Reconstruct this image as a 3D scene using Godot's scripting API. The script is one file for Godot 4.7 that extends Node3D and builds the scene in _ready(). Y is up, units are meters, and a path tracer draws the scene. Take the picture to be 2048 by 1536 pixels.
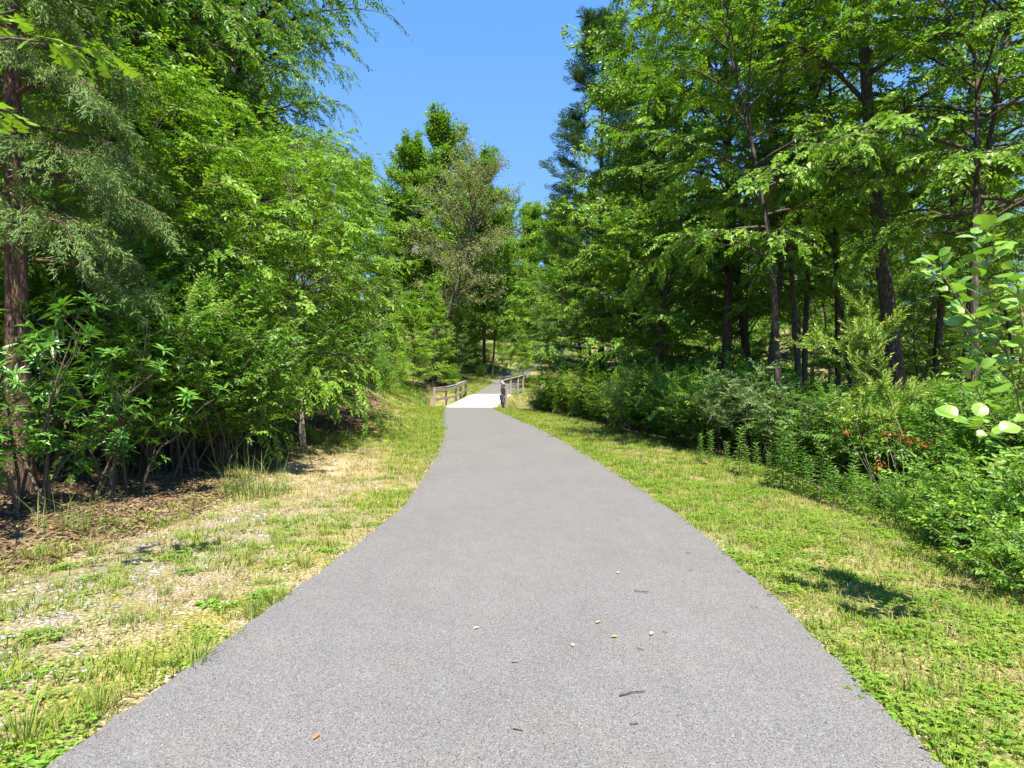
extends Node3D

const F := 1150.0      # focal length in photograph pixels
const EYE := 1.31      # camera height above the asphalt
const HALF := 1.525    # half the width of the asphalt

# depth -> x of the path's middle, height of the path
const PATH_D := [-12.0, 0.0, 1.96, 2.68, 4.03, 4.97, 6.62, 8.72, 12.85, 18.0, 22.8, 30.0, 37.5, 44.0, 50.0, 58.0, 66.0, 80.0, 100.0, 130.0, 180.0]
const PATH_X := [-0.9, -0.18, -0.05, 0.03, 0.15, 0.22, 0.27, 0.18, -0.07, -0.58, -1.21, -2.05, -2.72, -2.42, -1.75, -0.85, 0.15, 2.4, 7.5, 18.0, 40.0]
const PATH_Y := [0.1, 0.02, 0.0, -0.01, -0.035, -0.06, -0.11, -0.14, -0.16, -0.14, -0.14, -0.17, -0.22, 0.05, 0.42, 1.15, 2.1, 3.9, 6.6, 11.5, 21.0]

class Shape:
	var v := PackedVector3Array()
	var n := PackedVector3Array()
	var c := PackedColorArray()
	func tri(a: Vector3, b: Vector3, d: Vector3, col: Color) -> void:
		var k := (d - a).cross(b - a).normalized()
		v.append(a); v.append(b); v.append(d)
		n.append(k); n.append(k); n.append(k)
		c.append(col); c.append(col); c.append(col)
	func quad(a: Vector3, b: Vector3, d: Vector3, e: Vector3, col: Color) -> void:
		tri(a, b, d, col); tri(a, d, e, col)
	# a leaf from base along dir; folded along its midrib
	func leaf(base: Vector3, dir: Vector3, up: Vector3, l: float, w: float, fold: float, droop: float, fine: int, col: Color) -> void:
		var side := dir.cross(up).normalized()
		up = side.cross(dir).normalized()
		var tip := base + dir * l - up * (l * droop)
		if fine == 0:
			var m := base + dir * (l * 0.42)
			var f := up * (fold * w)
			tri(base, m + side * (w * 0.5) + f, tip, col)
			tri(base, tip, m - side * (w * 0.5) + f, col)
		else:
			var m1 := base + dir * (l * 0.28) + up * (fold * w * 0.7)
			var m2 := base + dir * (l * 0.66) + up * (fold * w * 0.6 - l * droop * 0.4)
			var mid := base + dir * (l * 0.5) - up * (l * droop * 0.25)
			var a := side * (w * 0.46)
			var b := side * (w * 0.40)
			tri(base, m1 + a, mid, col); tri(m1 + a, m2 + b, mid, col); tri(m2 + b, tip, mid, col)
			tri(base, mid, m1 - a, col); tri(m1 - a, mid, m2 - b, col); tri(m2 - b, mid, tip, col)
	func add(t: Shape, x: Transform3D, s: float) -> void:
		v.append_array(Transform3D(x.basis.scaled(Vector3(s, s, s)), x.origin) * t.v)
		n.append_array(Transform3D(x.basis, Vector3.ZERO) * t.n)
		c.append_array(t.c)
	func tube(p: PackedVector3Array, r: PackedFloat32Array, sides: int, col: Color) -> void:
		var rings := []
		var norms := []
		var prev := Vector3(1, 0, 0.013)
		for i in p.size():
			var d: Vector3 = (p[mini(i + 1, p.size() - 1)] - p[maxi(i - 1, 0)]).normalized()
			var u := d.cross(prev.cross(d)).normalized()
			if u.length() < 0.5:
				u = d.cross(Vector3(0.1, 0.2, 1)).normalized()
			prev = u
			var w := d.cross(u)
			var ring := PackedVector3Array()
			var nr := PackedVector3Array()
			for k in sides:
				var a := TAU * k / sides
				var q := u * cos(a) + w * sin(a)
				nr.append(q)
				ring.append(p[i] + q * r[i])
			rings.append(ring); norms.append(nr)
		for i in p.size() - 1:
			for k in sides:
				var k2 := (k + 1) % sides
				var a: Vector3 = rings[i][k]; var b: Vector3 = rings[i][k2]; var e: Vector3 = rings[i + 1][k2]; var g: Vector3 = rings[i + 1][k]
				var na: Vector3 = norms[i][k]; var nb: Vector3 = norms[i][k2]; var ne: Vector3 = norms[i + 1][k2]; var ng: Vector3 = norms[i + 1][k]
				v.append(a); v.append(e); v.append(b); v.append(a); v.append(g); v.append(e)
				n.append(na); n.append(ne); n.append(nb); n.append(na); n.append(ng); n.append(ne)
				for q in 6: c.append(col)
	func mesh(m: Material) -> ArrayMesh:
		var arr := []
		arr.resize(Mesh.ARRAY_MAX)
		arr[Mesh.ARRAY_VERTEX] = v; arr[Mesh.ARRAY_NORMAL] = n; arr[Mesh.ARRAY_COLOR] = c
		var o := ArrayMesh.new()
		o.add_surface_from_arrays(Mesh.PRIMITIVE_TRIANGLES, arr)
		o.surface_set_material(0, m)
		return o

var rng := RandomNumberGenerator.new()
var bumps := FastNoiseLite.new()
var patch := FastNoiseLite.new()
var mats := {}
var sprays := {}     # kind -> Array of Shape
var protos := {}     # name -> {wood, crown}
var used := {}

# ------------------------------------------------------------------ small helpers
func rr(a: float, b: float) -> float: return rng.randf_range(a, b)
func lin(r: float, g: float, b: float) -> Color: return Color(r, g, b).linear_to_srgb()
func P(px: float, py: float, d: float) -> Vector3: return Vector3((px - 1024.0) / F * d, EYE - (py - 768.0) / F * d, -d)
func G(px: float, d: float, sink := 0.03) -> Vector3:
	var x := (px - 1024.0) / F * d
	return Vector3(x, gy(x, d) - sink, -d)

func lut(a: Array, d: float) -> float:
	var i := 0
	while i < PATH_D.size() - 2 and d > PATH_D[i + 1]:
		i += 1
	var t0: float = PATH_D[i]; var t1: float = PATH_D[i + 1]
	var w := clampf((d - t0) / (t1 - t0), 0.0, 1.0)
	var m0: float = (a[i + 1] - a[maxi(i - 1, 0)]) / (t1 - PATH_D[maxi(i - 1, 0)])
	var e := mini(i + 2, a.size() - 1)
	var m1: float = (a[e] - a[i]) / (PATH_D[e] - t0)
	var h := t1 - t0
	var w2 := w * w; var w3 := w2 * w
	return (2 * w3 - 3 * w2 + 1) * a[i] + (w3 - 2 * w2 + w) * h * m0 + (-2 * w3 + 3 * w2) * a[i + 1] + (w3 - w2) * h * m1

func gy(x: float, d: float) -> float:
	var s := x - lut(PATH_X, d)
	var y := lut(PATH_Y, d)
	return gy2(x, d, s, y)

func gy2(x: float, d: float, s: float, y: float) -> float:
	var a := absf(s)
	var flat := smoothstep(1.35, 1.62, a)
	var h := y - 0.075 + 0.057 * flat
	if a > 1.5:
		var t := a - 1.5
		var rise := 0.0
		if s < 0.0:
			var k := smoothstep(15.0, 27.0, d) * (1.0 - smoothstep(32.5, 38.5, d))
			var near := 0.015 * t + 0.10 * maxf(t - 2.2, 0.0)
			var bank := 0.10 * t + 0.42 * maxf(t - 1.0, 0.0)
			rise = lerpf(near, 2.6 * (1.0 - exp(-bank / 2.6)) + 0.05 * t, k)
			rise = minf(rise, 4.0 + 0.02 * t)
		else:
			rise = -0.02 * t - 0.16 * maxf(t - 2.6, 0.0)
			rise = maxf(rise, -1.3) + 0.035 * maxf(t - 12.0, 0.0)
		var dip := exp(-pow((d - 44.5) / 4.0, 2.0)) * smoothstep(1.7, 3.2, a) * (1.0 - smoothstep(30.0, 60.0, a))
		rise -= 2.3 * dip
		var far := smoothstep(50.0, 70.0, d)
		if s < 0.0:
			rise = lerpf(rise, 0.16 * t - 0.002 * t * t if t < 40.0 else 3.2, far)
		else:
			rise = lerpf(rise, 0.05 * t, far)
		h += rise
		h += bumps.get_noise_2d(x, d) * 0.11 * smoothstep(1.6, 4.0, a)
	return h

func numbered(called: String) -> String:
	var k: int = used.get(called, 0)
	used[called] = k + 1
	return called if k == 0 else "%s_%03d" % [called, k]

func tag(o: Node, label: String, category: String, group := "", kind := "") -> void:
	if label: o.set_meta("label", label)
	if category: o.set_meta("category", category)
	if group: o.set_meta("group", group)
	if kind: o.set_meta("kind", kind)

func thing(called: String, label: String, category: String, at := Vector3.ZERO, turn := 0.0, group := "") -> Node3D:
	var o := Node3D.new()
	o.name = numbered(called)
	add_child(o, true)
	o.position = at
	o.rotation.y = turn
	tag(o, label, category, group)
	return o

func part(parent: Node, called: String, m: Mesh, at := Transform3D.IDENTITY, mat: Material = null) -> MeshInstance3D:
	var o := MeshInstance3D.new()
	o.name = called
	o.mesh = m
	if mat: o.material_override = mat
	parent.add_child(o, true)
	o.transform = at
	return o

func solo(called: String, m: Mesh, label: String, category: String, at := Transform3D.IDENTITY, group := "", kind := "") -> MeshInstance3D:
	var o := MeshInstance3D.new()
	o.name = numbered(called)
	o.mesh = m
	add_child(o, true)
	o.transform = at
	tag(o, label, category, group, kind)
	return o

func beam(parent: Node, called: String, a: Vector3, b: Vector3, w: float, h: float, m: Material) -> void:
	var box := BoxMesh.new()
	box.size = Vector3(w, h, a.distance_to(b))
	box.material = m
	var z := (a - b).normalized()
	var ref := Vector3.UP if absf(z.y) < 0.9 else Vector3(0.2, 0, 1)
	var x := ref.cross(z).normalized()
	part(parent, called, box, Transform3D(Basis(x, z.cross(x), z), (a + b) * 0.5))

# ------------------------------------------------------------------ materials
func noise_tex(freq: float, size: int, ramp: Array, seed_: int, kind := FastNoiseLite.TYPE_SIMPLEX_SMOOTH, octaves := 4) -> NoiseTexture2D:
	var nz := FastNoiseLite.new()
	nz.noise_type = kind
	nz.frequency = freq
	nz.seed = seed_
	nz.fractal_octaves = octaves
	var t := NoiseTexture2D.new()
	t.width = size; t.height = size
	t.seamless = true
	t.noise = nz
	var g := Gradient.new()
	var offs := PackedFloat32Array(); var cols := PackedColorArray()
	for r in ramp:
		offs.append(r[0]); cols.append(r[1])
	g.offsets = offs; g.colors = cols
	t.color_ramp = g
	return t

func grain_image(size: int, seed_: int, lo: float, hi: float, light_share: float, dark_share: float) -> ImageTexture:
	var r := RandomNumberGenerator.new()
	r.seed = seed_
	var data := PackedByteArray()
	data.resize(size * size * 3)
	for i in size * size:
		var g := lo + (hi - lo) * (r.randf() + r.randf()) * 0.5
		var q := r.randf()
		if q < light_share: g = hi + (1.0 - hi) * r.randf()
		elif q > 1.0 - dark_share: g = lo * (0.35 + 0.5 * r.randf())
		var warm := (r.randf() - 0.5) * 0.05
		data[i * 3] = clampi(int((g + warm) * 255), 0, 255)
		data[i * 3 + 1] = clampi(int(g * 255), 0, 255)
		data[i * 3 + 2] = clampi(int((g - warm) * 255), 0, 255)
	return ImageTexture.create_from_image(Image.create_from_data(size, size, false, Image.FORMAT_RGB8, data))

func std(rough: float, vertex := true) -> StandardMaterial3D:
	var m := StandardMaterial3D.new()
	m.roughness = rough
	m.vertex_color_use_as_albedo = vertex
	m.metallic_specular = 0.3
	return m

func leaf_mat(called: String, rough: float, through: float, spec: float) -> void:
	var m := std(rough)
	m.resource_name = called
	m.cull_mode = BaseMaterial3D.CULL_DISABLED
	m.metallic_specular = spec
	m.backlight_enabled = true
	m.backlight = lin(through * 0.92, through, through * 0.30)
	mats[called] = m

func bark_mat(called: String, dark: Color, light: Color, sc: Vector3, seed_: int) -> void:
	var m := std(0.9, false)
	m.resource_name = called
	m.albedo_texture = noise_tex(0.02, 512, [[0.25, dark], [0.55, dark.lerp(light, 0.5)], [0.8, light]], seed_)
	m.uv1_triplanar = true
	m.uv1_scale = sc
	m.heightmap_enabled = true
	m.heightmap_texture = m.albedo_texture
	m.heightmap_scale = 3.0
	mats[called] = m

func make_materials() -> void:
	leaf_mat("leaf", 0.44, 0.85, 0.44)
	leaf_mat("glossy_leaf", 0.30, 0.7, 0.55)
	leaf_mat("needle", 0.6, 0.4, 0.3)
	leaf_mat("grass_blade", 0.55, 0.8, 0.35)
	leaf_mat("dry_leaf", 0.8, 0.5, 0.2)
	bark_mat("bark", lin(0.035, 0.028, 0.022), lin(0.16, 0.135, 0.11), Vector3(3.0, 0.5, 3.0), 3)
	bark_mat("pale_bark", lin(0.12, 0.10, 0.085), lin(0.42, 0.37, 0.31), Vector3(6.0, 0.8, 6.0), 4)
	bark_mat("red_bark", lin(0.06, 0.035, 0.025), lin(0.26, 0.17, 0.12), Vector3(7.0, 0.5, 7.0), 5)
	bark_mat("twig_bark", lin(0.07, 0.06, 0.04), lin(0.22, 0.19, 0.13), Vector3(12.0, 3.0, 12.0), 6)
	bark_mat("green_stem", lin(0.14, 0.16, 0.05), lin(0.30, 0.30, 0.11), Vector3(14.0, 3.0, 14.0), 7)
	bark_mat("weathered_wood", lin(0.14, 0.12, 0.10), lin(0.42, 0.39, 0.35), Vector3(4.0, 9.0, 1.2), 8)
	bark_mat("concrete", lin(0.40, 0.39, 0.37), lin(0.60, 0.58, 0.55), Vector3(0.7, 0.7, 0.7), 9)
	mats.concrete.heightmap_scale = 0.3
	var a := std(0.86)
	a.resource_name = "asphalt"
	a.albedo_texture = grain_image(1024, 21, 0.56, 0.78, 0.10, 0.07)
	a.uv1_triplanar = true; a.uv1_world_triplanar = true
	a.uv1_scale = Vector3(0.31, 0.31, 0.31)
	a.heightmap_enabled = true
	a.heightmap_texture = a.albedo_texture
	a.heightmap_scale = 0.14
	a.metallic_specular = 0.35
	mats["asphalt"] = a
	var g := std(0.95)
	g.resource_name = "soil"
	g.albedo_texture = noise_tex(0.035, 1024, [[0.1, Color(0.55, 0.5, 0.46)], [0.45, Color(0.82, 0.8, 0.77)], [0.62, Color(0.95, 0.94, 0.9)], [0.9, Color(1, 1, 1)]], 31, FastNoiseLite.TYPE_SIMPLEX, 5)
	g.uv1_triplanar = true; g.uv1_world_triplanar = true
	g.uv1_scale = Vector3(0.83, 0.83, 0.83)
	g.heightmap_enabled = true
	g.heightmap_texture = g.albedo_texture
	g.heightmap_scale = 1.5
	mats["soil"] = g
	var st := std(0.85)
	st.resource_name = "stone"
	mats["stone"] = st

# ------------------------------------------------------------------ foliage sprays; each runs along +X, upper side +Y, about one unit long
func tint(lo: Color, hi: Color, yellow: float) -> Color:
	var c := lo.lerp(hi, rng.randf())
	if rng.randf() < yellow:
		c = c.lerp(Color(0.42, 0.38, 0.05), rr(0.25, 0.6))
	return c

func spray(kind: String, count: int, maker: Callable) -> void:
	var a := []
	for i in count:
		a.append(maker.call())
	sprays[kind] = a

func jit(a: float) -> Vector3: return Vector3(rr(-a, a), rr(-a, a), rr(-a, a))

func twig_spray(leaves: int, l: float, w: float, ang: float, wild: float, fine: int, lo: Color, hi: Color, yellow: float) -> Shape:
	var s := Shape.new()
	var base := lo.lerp(hi, rr(0.1, 0.9))
	for i in leaves:
		var u := (i + 0.6) / leaves
		var side := 1.0 if i % 2 == 0 else -1.0
		var at := Vector3(u, -0.18 * u * u + rr(-0.03, 0.03), rr(-0.04, 0.04))
		var dir := (Vector3(cos(ang), -0.18, side * sin(ang)) + jit(wild * 0.6)).normalized()
		if i == leaves - 1: dir = (Vector3(1, -0.3, 0) + jit(wild * 0.4)).normalized()
		var up := (Vector3.UP + Vector3.RIGHT * 0.3 + jit(wild)).normalized()
		var k := rr(0.75, 1.2)
		s.leaf(at, dir, up, l * k, w * k, rr(0.1, 0.3), rr(0.05, 0.3), fine, base.lerp(tint(lo, hi, yellow), 0.6))
	s.quad(Vector3(0, 0, -0.008), Vector3(0, 0, 0.008), Vector3(1, -0.18, 0.004), Vector3(1, -0.18, -0.004), Color(0.10, 0.09, 0.04))
	return s

func clump_spray(leaves: int, l: float, w: float, lo: Color, hi: Color, yellow: float) -> Shape:
	var s := Shape.new()
	var base := lo.lerp(hi, rr(0.1, 0.9))
	for i in leaves:
		var q := jit(1.0)
		q = q.normalized() * pow(rng.randf(), 0.5)
		var at := Vector3(0.5 + q.x * 0.5, q.y * 0.3, q.z * 0.5)
		var dir := (Vector3(q.x + 0.5, q.y * 0.5 - 0.35, q.z) + jit(0.4)).normalized()
		var up := (Vector3.UP * 0.75 + Vector3.RIGHT * 0.7 + jit(0.75)).normalized()
		var k := rr(0.7, 1.25)
		s.leaf(at, dir, up, l * k, w * k, rr(0.05, 0.3), rr(0.0, 0.3), 0, base.lerp(tint(lo, hi, yellow), 0.6))
	return s

func whorl_spray(leaves: int, l: float, w: float, fine: int, lo: Color, hi: Color) -> Shape:
	var s := Shape.new()
	for i in leaves:
		var a := TAU * i / leaves + rr(-0.3, 0.3)
		var e := rr(-0.35, 0.55)
		var dir := Vector3(sin(e) * 0.9 + 0.25, cos(a) * cos(e), sin(a) * cos(e)).normalized()
		var up := (Vector3.RIGHT + jit(0.3)).normalized()
		var k := rr(0.75, 1.2)
		s.leaf(Vector3(rr(0.8, 1.0), 0, 0), dir, up, l * k, w * k, 0.15, rr(0.1, 0.35), fine, tint(lo, hi, 0.02))
	s.tube(PackedVector3Array([Vector3.ZERO, Vector3(0.9, 0, 0)]), PackedFloat32Array([0.03, 0.02]), 3, Color(0.10, 0.12, 0.04))
	return s

func needle_spray(lo: Color, hi: Color) -> Shape:
	var s := Shape.new()
	for i in 15:
		var u := (i + 0.5) / 15.0
		for side in [-1.0, 1.0]:
			var l := 0.42 * sin(PI * (0.12 + 0.8 * u)) * rr(0.8, 1.15)
			var at := Vector3(u, 0.05 * u * u, 0)
			var dir := Vector3(0.72, rr(-0.05, 0.35), side).normalized()
			var c := tint(lo, hi, 0.0)
			for q in 3:
				var b := at + dir * (l * q / 3.0)
				s.leaf(b, (dir + jit(0.35)).normalized(), (Vector3.UP + jit(0.5)).normalized(), l * 0.62, 0.05, 0.1, 0.0, 0, c)
	s.quad(Vector3(0, 0, -0.012), Vector3(0, 0, 0.012), Vector3(1, 0.05, 0.004), Vector3(1, 0.05, -0.004), Color(0.07, 0.05, 0.03))
	return s

func cedar_spray(lo: Color, hi: Color) -> Shape:
	var s := Shape.new()
	for i in 34:
		var u := rr(0.05, 1.0)
		var at := Vector3(u, -0.15 * u, 0) + jit(0.08)
		var dir := (Vector3(0.7, rr(-0.8, 0.3), rr(-0.8, 0.8))).normalized()
		var c := tint(lo, hi, 0.0)
		for q in 4:
			s.leaf(at + dir * (0.05 * q), (dir + jit(0.6)).normalized(), (Vector3.UP + jit(0.8)).normalized(), rr(0.07, 0.13), 0.02, 0.1, 0.0, 0, c)
	return s

func shoot_spray(leaves: int, l: float, w: float, fine: int, lo: Color, hi: Color, tipc: Color) -> Shape:
	var s := Shape.new()
	for i in leaves:
		var u := (i + 0.4) / leaves
		var a := i * 2.4 + rr(-0.2, 0.2)
		var e := lerpf(0.75, 1.15, u) + rr(-0.15, 0.15)
		var dir := Vector3(sin(e), cos(a) * cos(e), sin(a) * cos(e)).normalized()
		var k := rr(0.8, 1.15) * lerpf(1.0, 0.55, u * u)
		s.leaf(Vector3(u, 0, 0), dir, Vector3.RIGHT, l * k, w * k, 0.15, 0.12, fine, tint(lo, hi, 0.03).lerp(tipc, smoothstep(0.7, 1.0, u) * 0.7))
	s.tube(PackedVector3Array([Vector3.ZERO, Vector3(1, 0, 0)]), PackedFloat32Array([0.016, 0.008]), 3, Color(0.16, 0.15, 0.06))
	return s

func make_sprays() -> void:
	rng.seed = 77
	# leaf green ranges by plant; one is a darker copy for shaded foliage
	spray("canopy", 8, func(): return clump_spray(16, 0.30, 0.19, Color(0.125, 0.25, 0.025), Color(0.27, 0.43, 0.045), 0.03))
	spray("maple", 8, func(): return twig_spray(11, 0.30, 0.20, 0.95, 0.45, 0, Color(0.115, 0.245, 0.024), Color(0.245, 0.41, 0.042), 0.02))
	spray("elm", 8, func(): return twig_spray(15, 0.21, 0.095, 0.9, 0.35, 0, Color(0.105, 0.235, 0.02), Color(0.225, 0.39, 0.038), 0.03))
	spray("young", 8, func(): return twig_spray(12, 0.24, 0.115, 0.9, 0.45, 1, Color(0.12, 0.255, 0.02), Color(0.25, 0.42, 0.04), 0.03))
	spray("shaded_leaf", 8, func(): return twig_spray(12, 0.26, 0.13, 0.95, 0.55, 0, Color(0.085, 0.20, 0.03), Color(0.185, 0.34, 0.05), 0.01))  # darker leaf green with woodland shade put into the colour, mixed into several crowns
	spray("olive", 8, func(): return twig_spray(14, 0.22, 0.085, 0.8, 0.6, 0, Color(0.15, 0.25, 0.10), Color(0.28, 0.40, 0.18), 0.01))
	spray("dying", 8, func(): return clump_spray(9, 0.22, 0.12, Color(0.14, 0.18, 0.065), Color(0.32, 0.33, 0.16), 0.04))
	spray("laurel", 6, func(): return whorl_spray(9, 0.85, 0.20, 1, Color(0.08, 0.21, 0.03), Color(0.17, 0.36, 0.045)))
	spray("needle", 5, func(): return needle_spray(Color(0.045, 0.095, 0.035), Color(0.10, 0.18, 0.055)))
	spray("cedar", 6, func(): return cedar_spray(Color(0.08, 0.15, 0.04), Color(0.19, 0.28, 0.085)))
	spray("myrtle", 6, func(): return shoot_spray(20, 0.30, 0.085, 1, Color(0.17, 0.28, 0.045), Color(0.30, 0.44, 0.075), Color(0.60, 0.58, 0.14)))
	spray("weed", 6, func(): return shoot_spray(30, 0.26, 0.045, 0, Color(0.12, 0.26, 0.04), Color(0.21, 0.39, 0.08), Color(0.28, 0.48, 0.10)))
	spray("bush", 8, func(): return twig_spray(14, 0.20, 0.10, 0.85, 0.7, 0, Color(0.10, 0.225, 0.024), Color(0.215, 0.38, 0.045), 0.02))
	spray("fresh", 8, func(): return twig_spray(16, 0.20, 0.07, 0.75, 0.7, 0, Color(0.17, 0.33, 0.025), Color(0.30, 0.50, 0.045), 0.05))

# ------------------------------------------------------------------ trees and shrubs
func limb_profile(kind: String, t: float) -> float:
	match kind:
		"cone": return 1.0 - 0.88 * t
		"column": return 0.55 + 0.45 * sin(PI * clampf(t * 0.9 + 0.1, 0, 1))
		"wide": return 0.5 + 0.5 * sin(PI * clampf(t * 0.75 + 0.2, 0, 1))
	return 0.25 + 0.75 * sin(PI * clampf(0.12 + t * 0.82, 0, 1))

func grow(called: String, p: Dictionary) -> void:
	rng.seed = p.seed
	var wood := Shape.new()
	var crown := Shape.new()
	var white := Color(1, 1, 1)
	var h: float = p.h
	var r0: float = p.r
	var tp := PackedVector3Array(); var tr := PackedFloat32Array()
	var ph := rr(0, 6)
	var lean: Vector2 = p.get("lean", Vector2.ZERO)
	var wob: float = p.get("wob", 0.25)
	for i in 15:
		var t := i / 14.0
		tp.append(Vector3(lean.x * pow(t, 1.2) + sin(t * 5.0 + ph) * wob * t, h * t, lean.y * pow(t, 1.2) + cos(t * 4.2 + ph) * wob * t))
		tr.append(maxf(r0 * pow(1.0 - t * 0.93, 0.85) * (1.0 + 0.45 * exp(-t * 30.0)), 0.006))
	wood.tube(tp, tr, 9, white)
	var kinds: Array = p.leaf
	var cb: float = p.cb
	var nl: int = p.limbs
	for i in nl:
		var tt := (i + rng.randf()) / nl
		var t := cb + (1.0 - cb) * tt
		var f := t * 14.0
		var at: Vector3 = tp[int(f)].lerp(tp[mini(int(f) + 1, 14)], f - int(f))
		var rad: float = tr[int(f)]
		var az := i * 2.39996 + rr(-0.5, 0.5)
		var ln: float = p.R * limb_profile(p.get("shape", "round"), tt) * rr(0.65, 1.2)
		var el: float = lerpf(p.el0, p.el1, tt) + rr(-0.35, 0.35) * p.get("loose", 1.0)
		var lp := PackedVector3Array([at]); var lr := PackedFloat32Array([minf(rad * 0.75, 0.012 + ln * 0.013)])
		var q := at
		for k in 6:
			var dir := Vector3(cos(az) * cos(el), sin(el), sin(az) * cos(el))
			q += dir * (ln / 6.0)
			el -= p.droop / 6.0
			az += rr(-0.16, 0.16)
			lp.append(q); lr.append(lr[0] * (1.0 - (k + 1) / 6.6))
		wood.tube(lp, lr, 5, white)
		var subs: int = p.subs
		for s in subs:
			var u := lerpf(p.get("bare", 0.22), 1.0, (s + rng.randf() * 0.7) / subs)
			var g := u * 6.0
			var b: Vector3 = lp[mini(int(g), 5)].lerp(lp[mini(int(g) + 1, 6)], g - int(g))
			var ax: Vector3 = (lp[mini(int(g) + 1, 6)] - lp[mini(int(g), 5)]).normalized()
			var turn := (1.0 if s % 2 == 0 else -1.0) * rr(0.45, 1.15)
			if s == subs - 1: turn = rr(-0.2, 0.2)
			var dir := ax.rotated(Vector3.UP, turn)
			dir = (dir + Vector3(0, rr(-0.25, 0.4) * p.get("lift", 1.0), 0)).normalized()
			var sl: float = p.sub * (1.15 - 0.55 * u) * rr(0.6, 1.2) * clampf(ln / p.R + 0.35, 0.4, 1.0)
			var e1 := b + dir * sl * 0.5
			var e2 := e1 + (dir + Vector3(0, -p.get("hang", 0.35), 0)).normalized() * sl * 0.5
			wood.tube(PackedVector3Array([b, e1, e2]), PackedFloat32Array([lr[0] * 0.35 * (1.2 - u) + 0.004, lr[0] * 0.15 + 0.003, 0.003]), 3, white)
			var ns: int = p.sprays
			for m in ns:
				var w := (m + rr(0.2, 0.9)) / ns
				var o := b.lerp(e1, w * 2.0) if w < 0.5 else e1.lerp(e2, w * 2.0 - 1.0)
				var sd := dir.rotated(Vector3.UP, rr(-0.9, 0.9))
				sd = (sd + Vector3(0, rr(-0.5, 0.25) - p.get("hang", 0.35) * w, 0)).normalized()
				var up := (Vector3.UP + jit(p.get("wild", 0.35))).normalized()
				var z := sd.cross(up).normalized()
				var kind: Array = sprays[kinds[rng.randi() % kinds.size()]]
				crown.add(kind[rng.randi() % kind.size()], Transform3D(Basis(sd, z.cross(sd), z), o), p.size * rr(0.7, 1.25))
	protos[called] = {"wood": wood.mesh(mats[p.get("bark", "bark")]), "crown": crown.mesh(mats[p.get("mat", "leaf")]), "tris": crown.v.size() / 3}

# a bush: many stems from the ground
func grow_bush(called: String, p: Dictionary) -> void:
	rng.seed = p.seed
	var wood := Shape.new()
	var crown := Shape.new()
	var white := Color(1, 1, 1)
	var kinds: Array = p.leaf
	var pieces := []
	var n_stems: int = p.stems
	for i in n_stems:
		var az := i * 2.39996 + rr(-0.4, 0.4)
		var out := sqrt((i + 0.5) / n_stems)
		var h: float = p.h * rr(0.75, 1.1) * (1.0 - 0.35 * out * out)
		var reach: float = p.R * out
		var sp := PackedVector3Array(); var sr := PackedFloat32Array()
		for k in 7:
			var t := k / 6.0
			var w := pow(t, p.get("arch", 1.5))
			var foot: float = 0.06 + 0.32 * reach * fmod(i * 0.618, 1.0)
			sp.append(Vector3(cos(az + i) * foot * (1.0 - t) + cos(az) * reach * w, h * (t if p.get("arch", 1.5) < 2.0 else sin(t * 1.45)) - 0.04 * (1.0 - t), sin(az + i) * foot * (1.0 - t) + sin(az) * reach * w) + jit(0.07) * t)
			sr.append(p.get("thick", 0.014) * (1.0 - t * 0.8))
		wood.tube(sp, sr, 4, white)
		for s in p.subs:
			var u := lerpf(p.get("bare", 0.25), 1.0, (s + rng.randf()) / p.subs)
			var g := minf(u * 6.0, 5.99)
			var b: Vector3 = sp[int(g)].lerp(sp[int(g) + 1], g - int(g))
			var ax: Vector3 = (sp[int(g) + 1] - sp[int(g)]).normalized()
			var a2 := rr(0, TAU)
			var dir := (Vector3(cos(a2), rr(-0.1, 0.5), sin(a2)) + ax * 0.6).normalized()
			var sl: float = p.sub * rr(0.5, 1.2) * (1.2 - 0.6 * u)
			var e := b + dir * sl
			wood.tube(PackedVector3Array([b, e]), PackedFloat32Array([0.005, 0.002]), 3, white)
			for m in p.sprays:
				var o := b.lerp(e, (m + rr(0.3, 1.0)) / p.sprays)
				var sd := (dir + jit(0.7) + Vector3(0, p.get("lift", 0.0), 0)).normalized()
				var up := (Vector3.UP + jit(0.4)).normalized()
				if absf(sd.dot(up)) > 0.95: up = Vector3(0.3, 0.3, 1).normalized()
				var z := sd.cross(up).normalized()
				var kind: Array = sprays[kinds[rng.randi() % kinds.size()]]
				var pick := rng.randi() % kind.size()
				var xf := Transform3D(Basis(sd, z.cross(sd), z), o)
				var sz: float = p.size * rr(0.7, 1.25)
				if p.has("piece"): pieces.append([kinds[0], pick, Transform3D(xf.basis.scaled(Vector3(sz, sz, sz)), o)])
				else: crown.add(kind[pick], xf, sz)
	protos[called] = {"wood": wood.mesh(mats[p.get("bark", "twig_bark")]), "crown": null if p.has("piece") else crown.mesh(mats[p.get("mat", "leaf")]), "tris": crown.v.size() / 3, "pieces": pieces, "piece": p.get("piece", "")}

func piece_mesh(kind: String, pick: int) -> ArrayMesh:
	var key := kind + str(pick)
	if not mats.has(key): mats[key] = sprays[kind][pick].mesh(mats.glossy_leaf)
	return mats[key]

func plant(proto: String, called: String, label: String, category: String, at: Vector3, turn: float, scale_: float, group := "", tall := 1.0) -> Node3D:
	var o := thing(called, label, category, at, turn, group)
	o.scale = Vector3(scale_, scale_ * tall, scale_)
	part(o, "trunk" if category == "tree" else "stem", protos[proto].wood)
	if protos[proto].crown: part(o, "crown" if category == "tree" else "foliage", protos[proto].crown)
	for q in protos[proto].get("pieces", []):
		part(o, protos[proto].piece, piece_mesh(q[0], q[1]), q[2])
	return o

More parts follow.
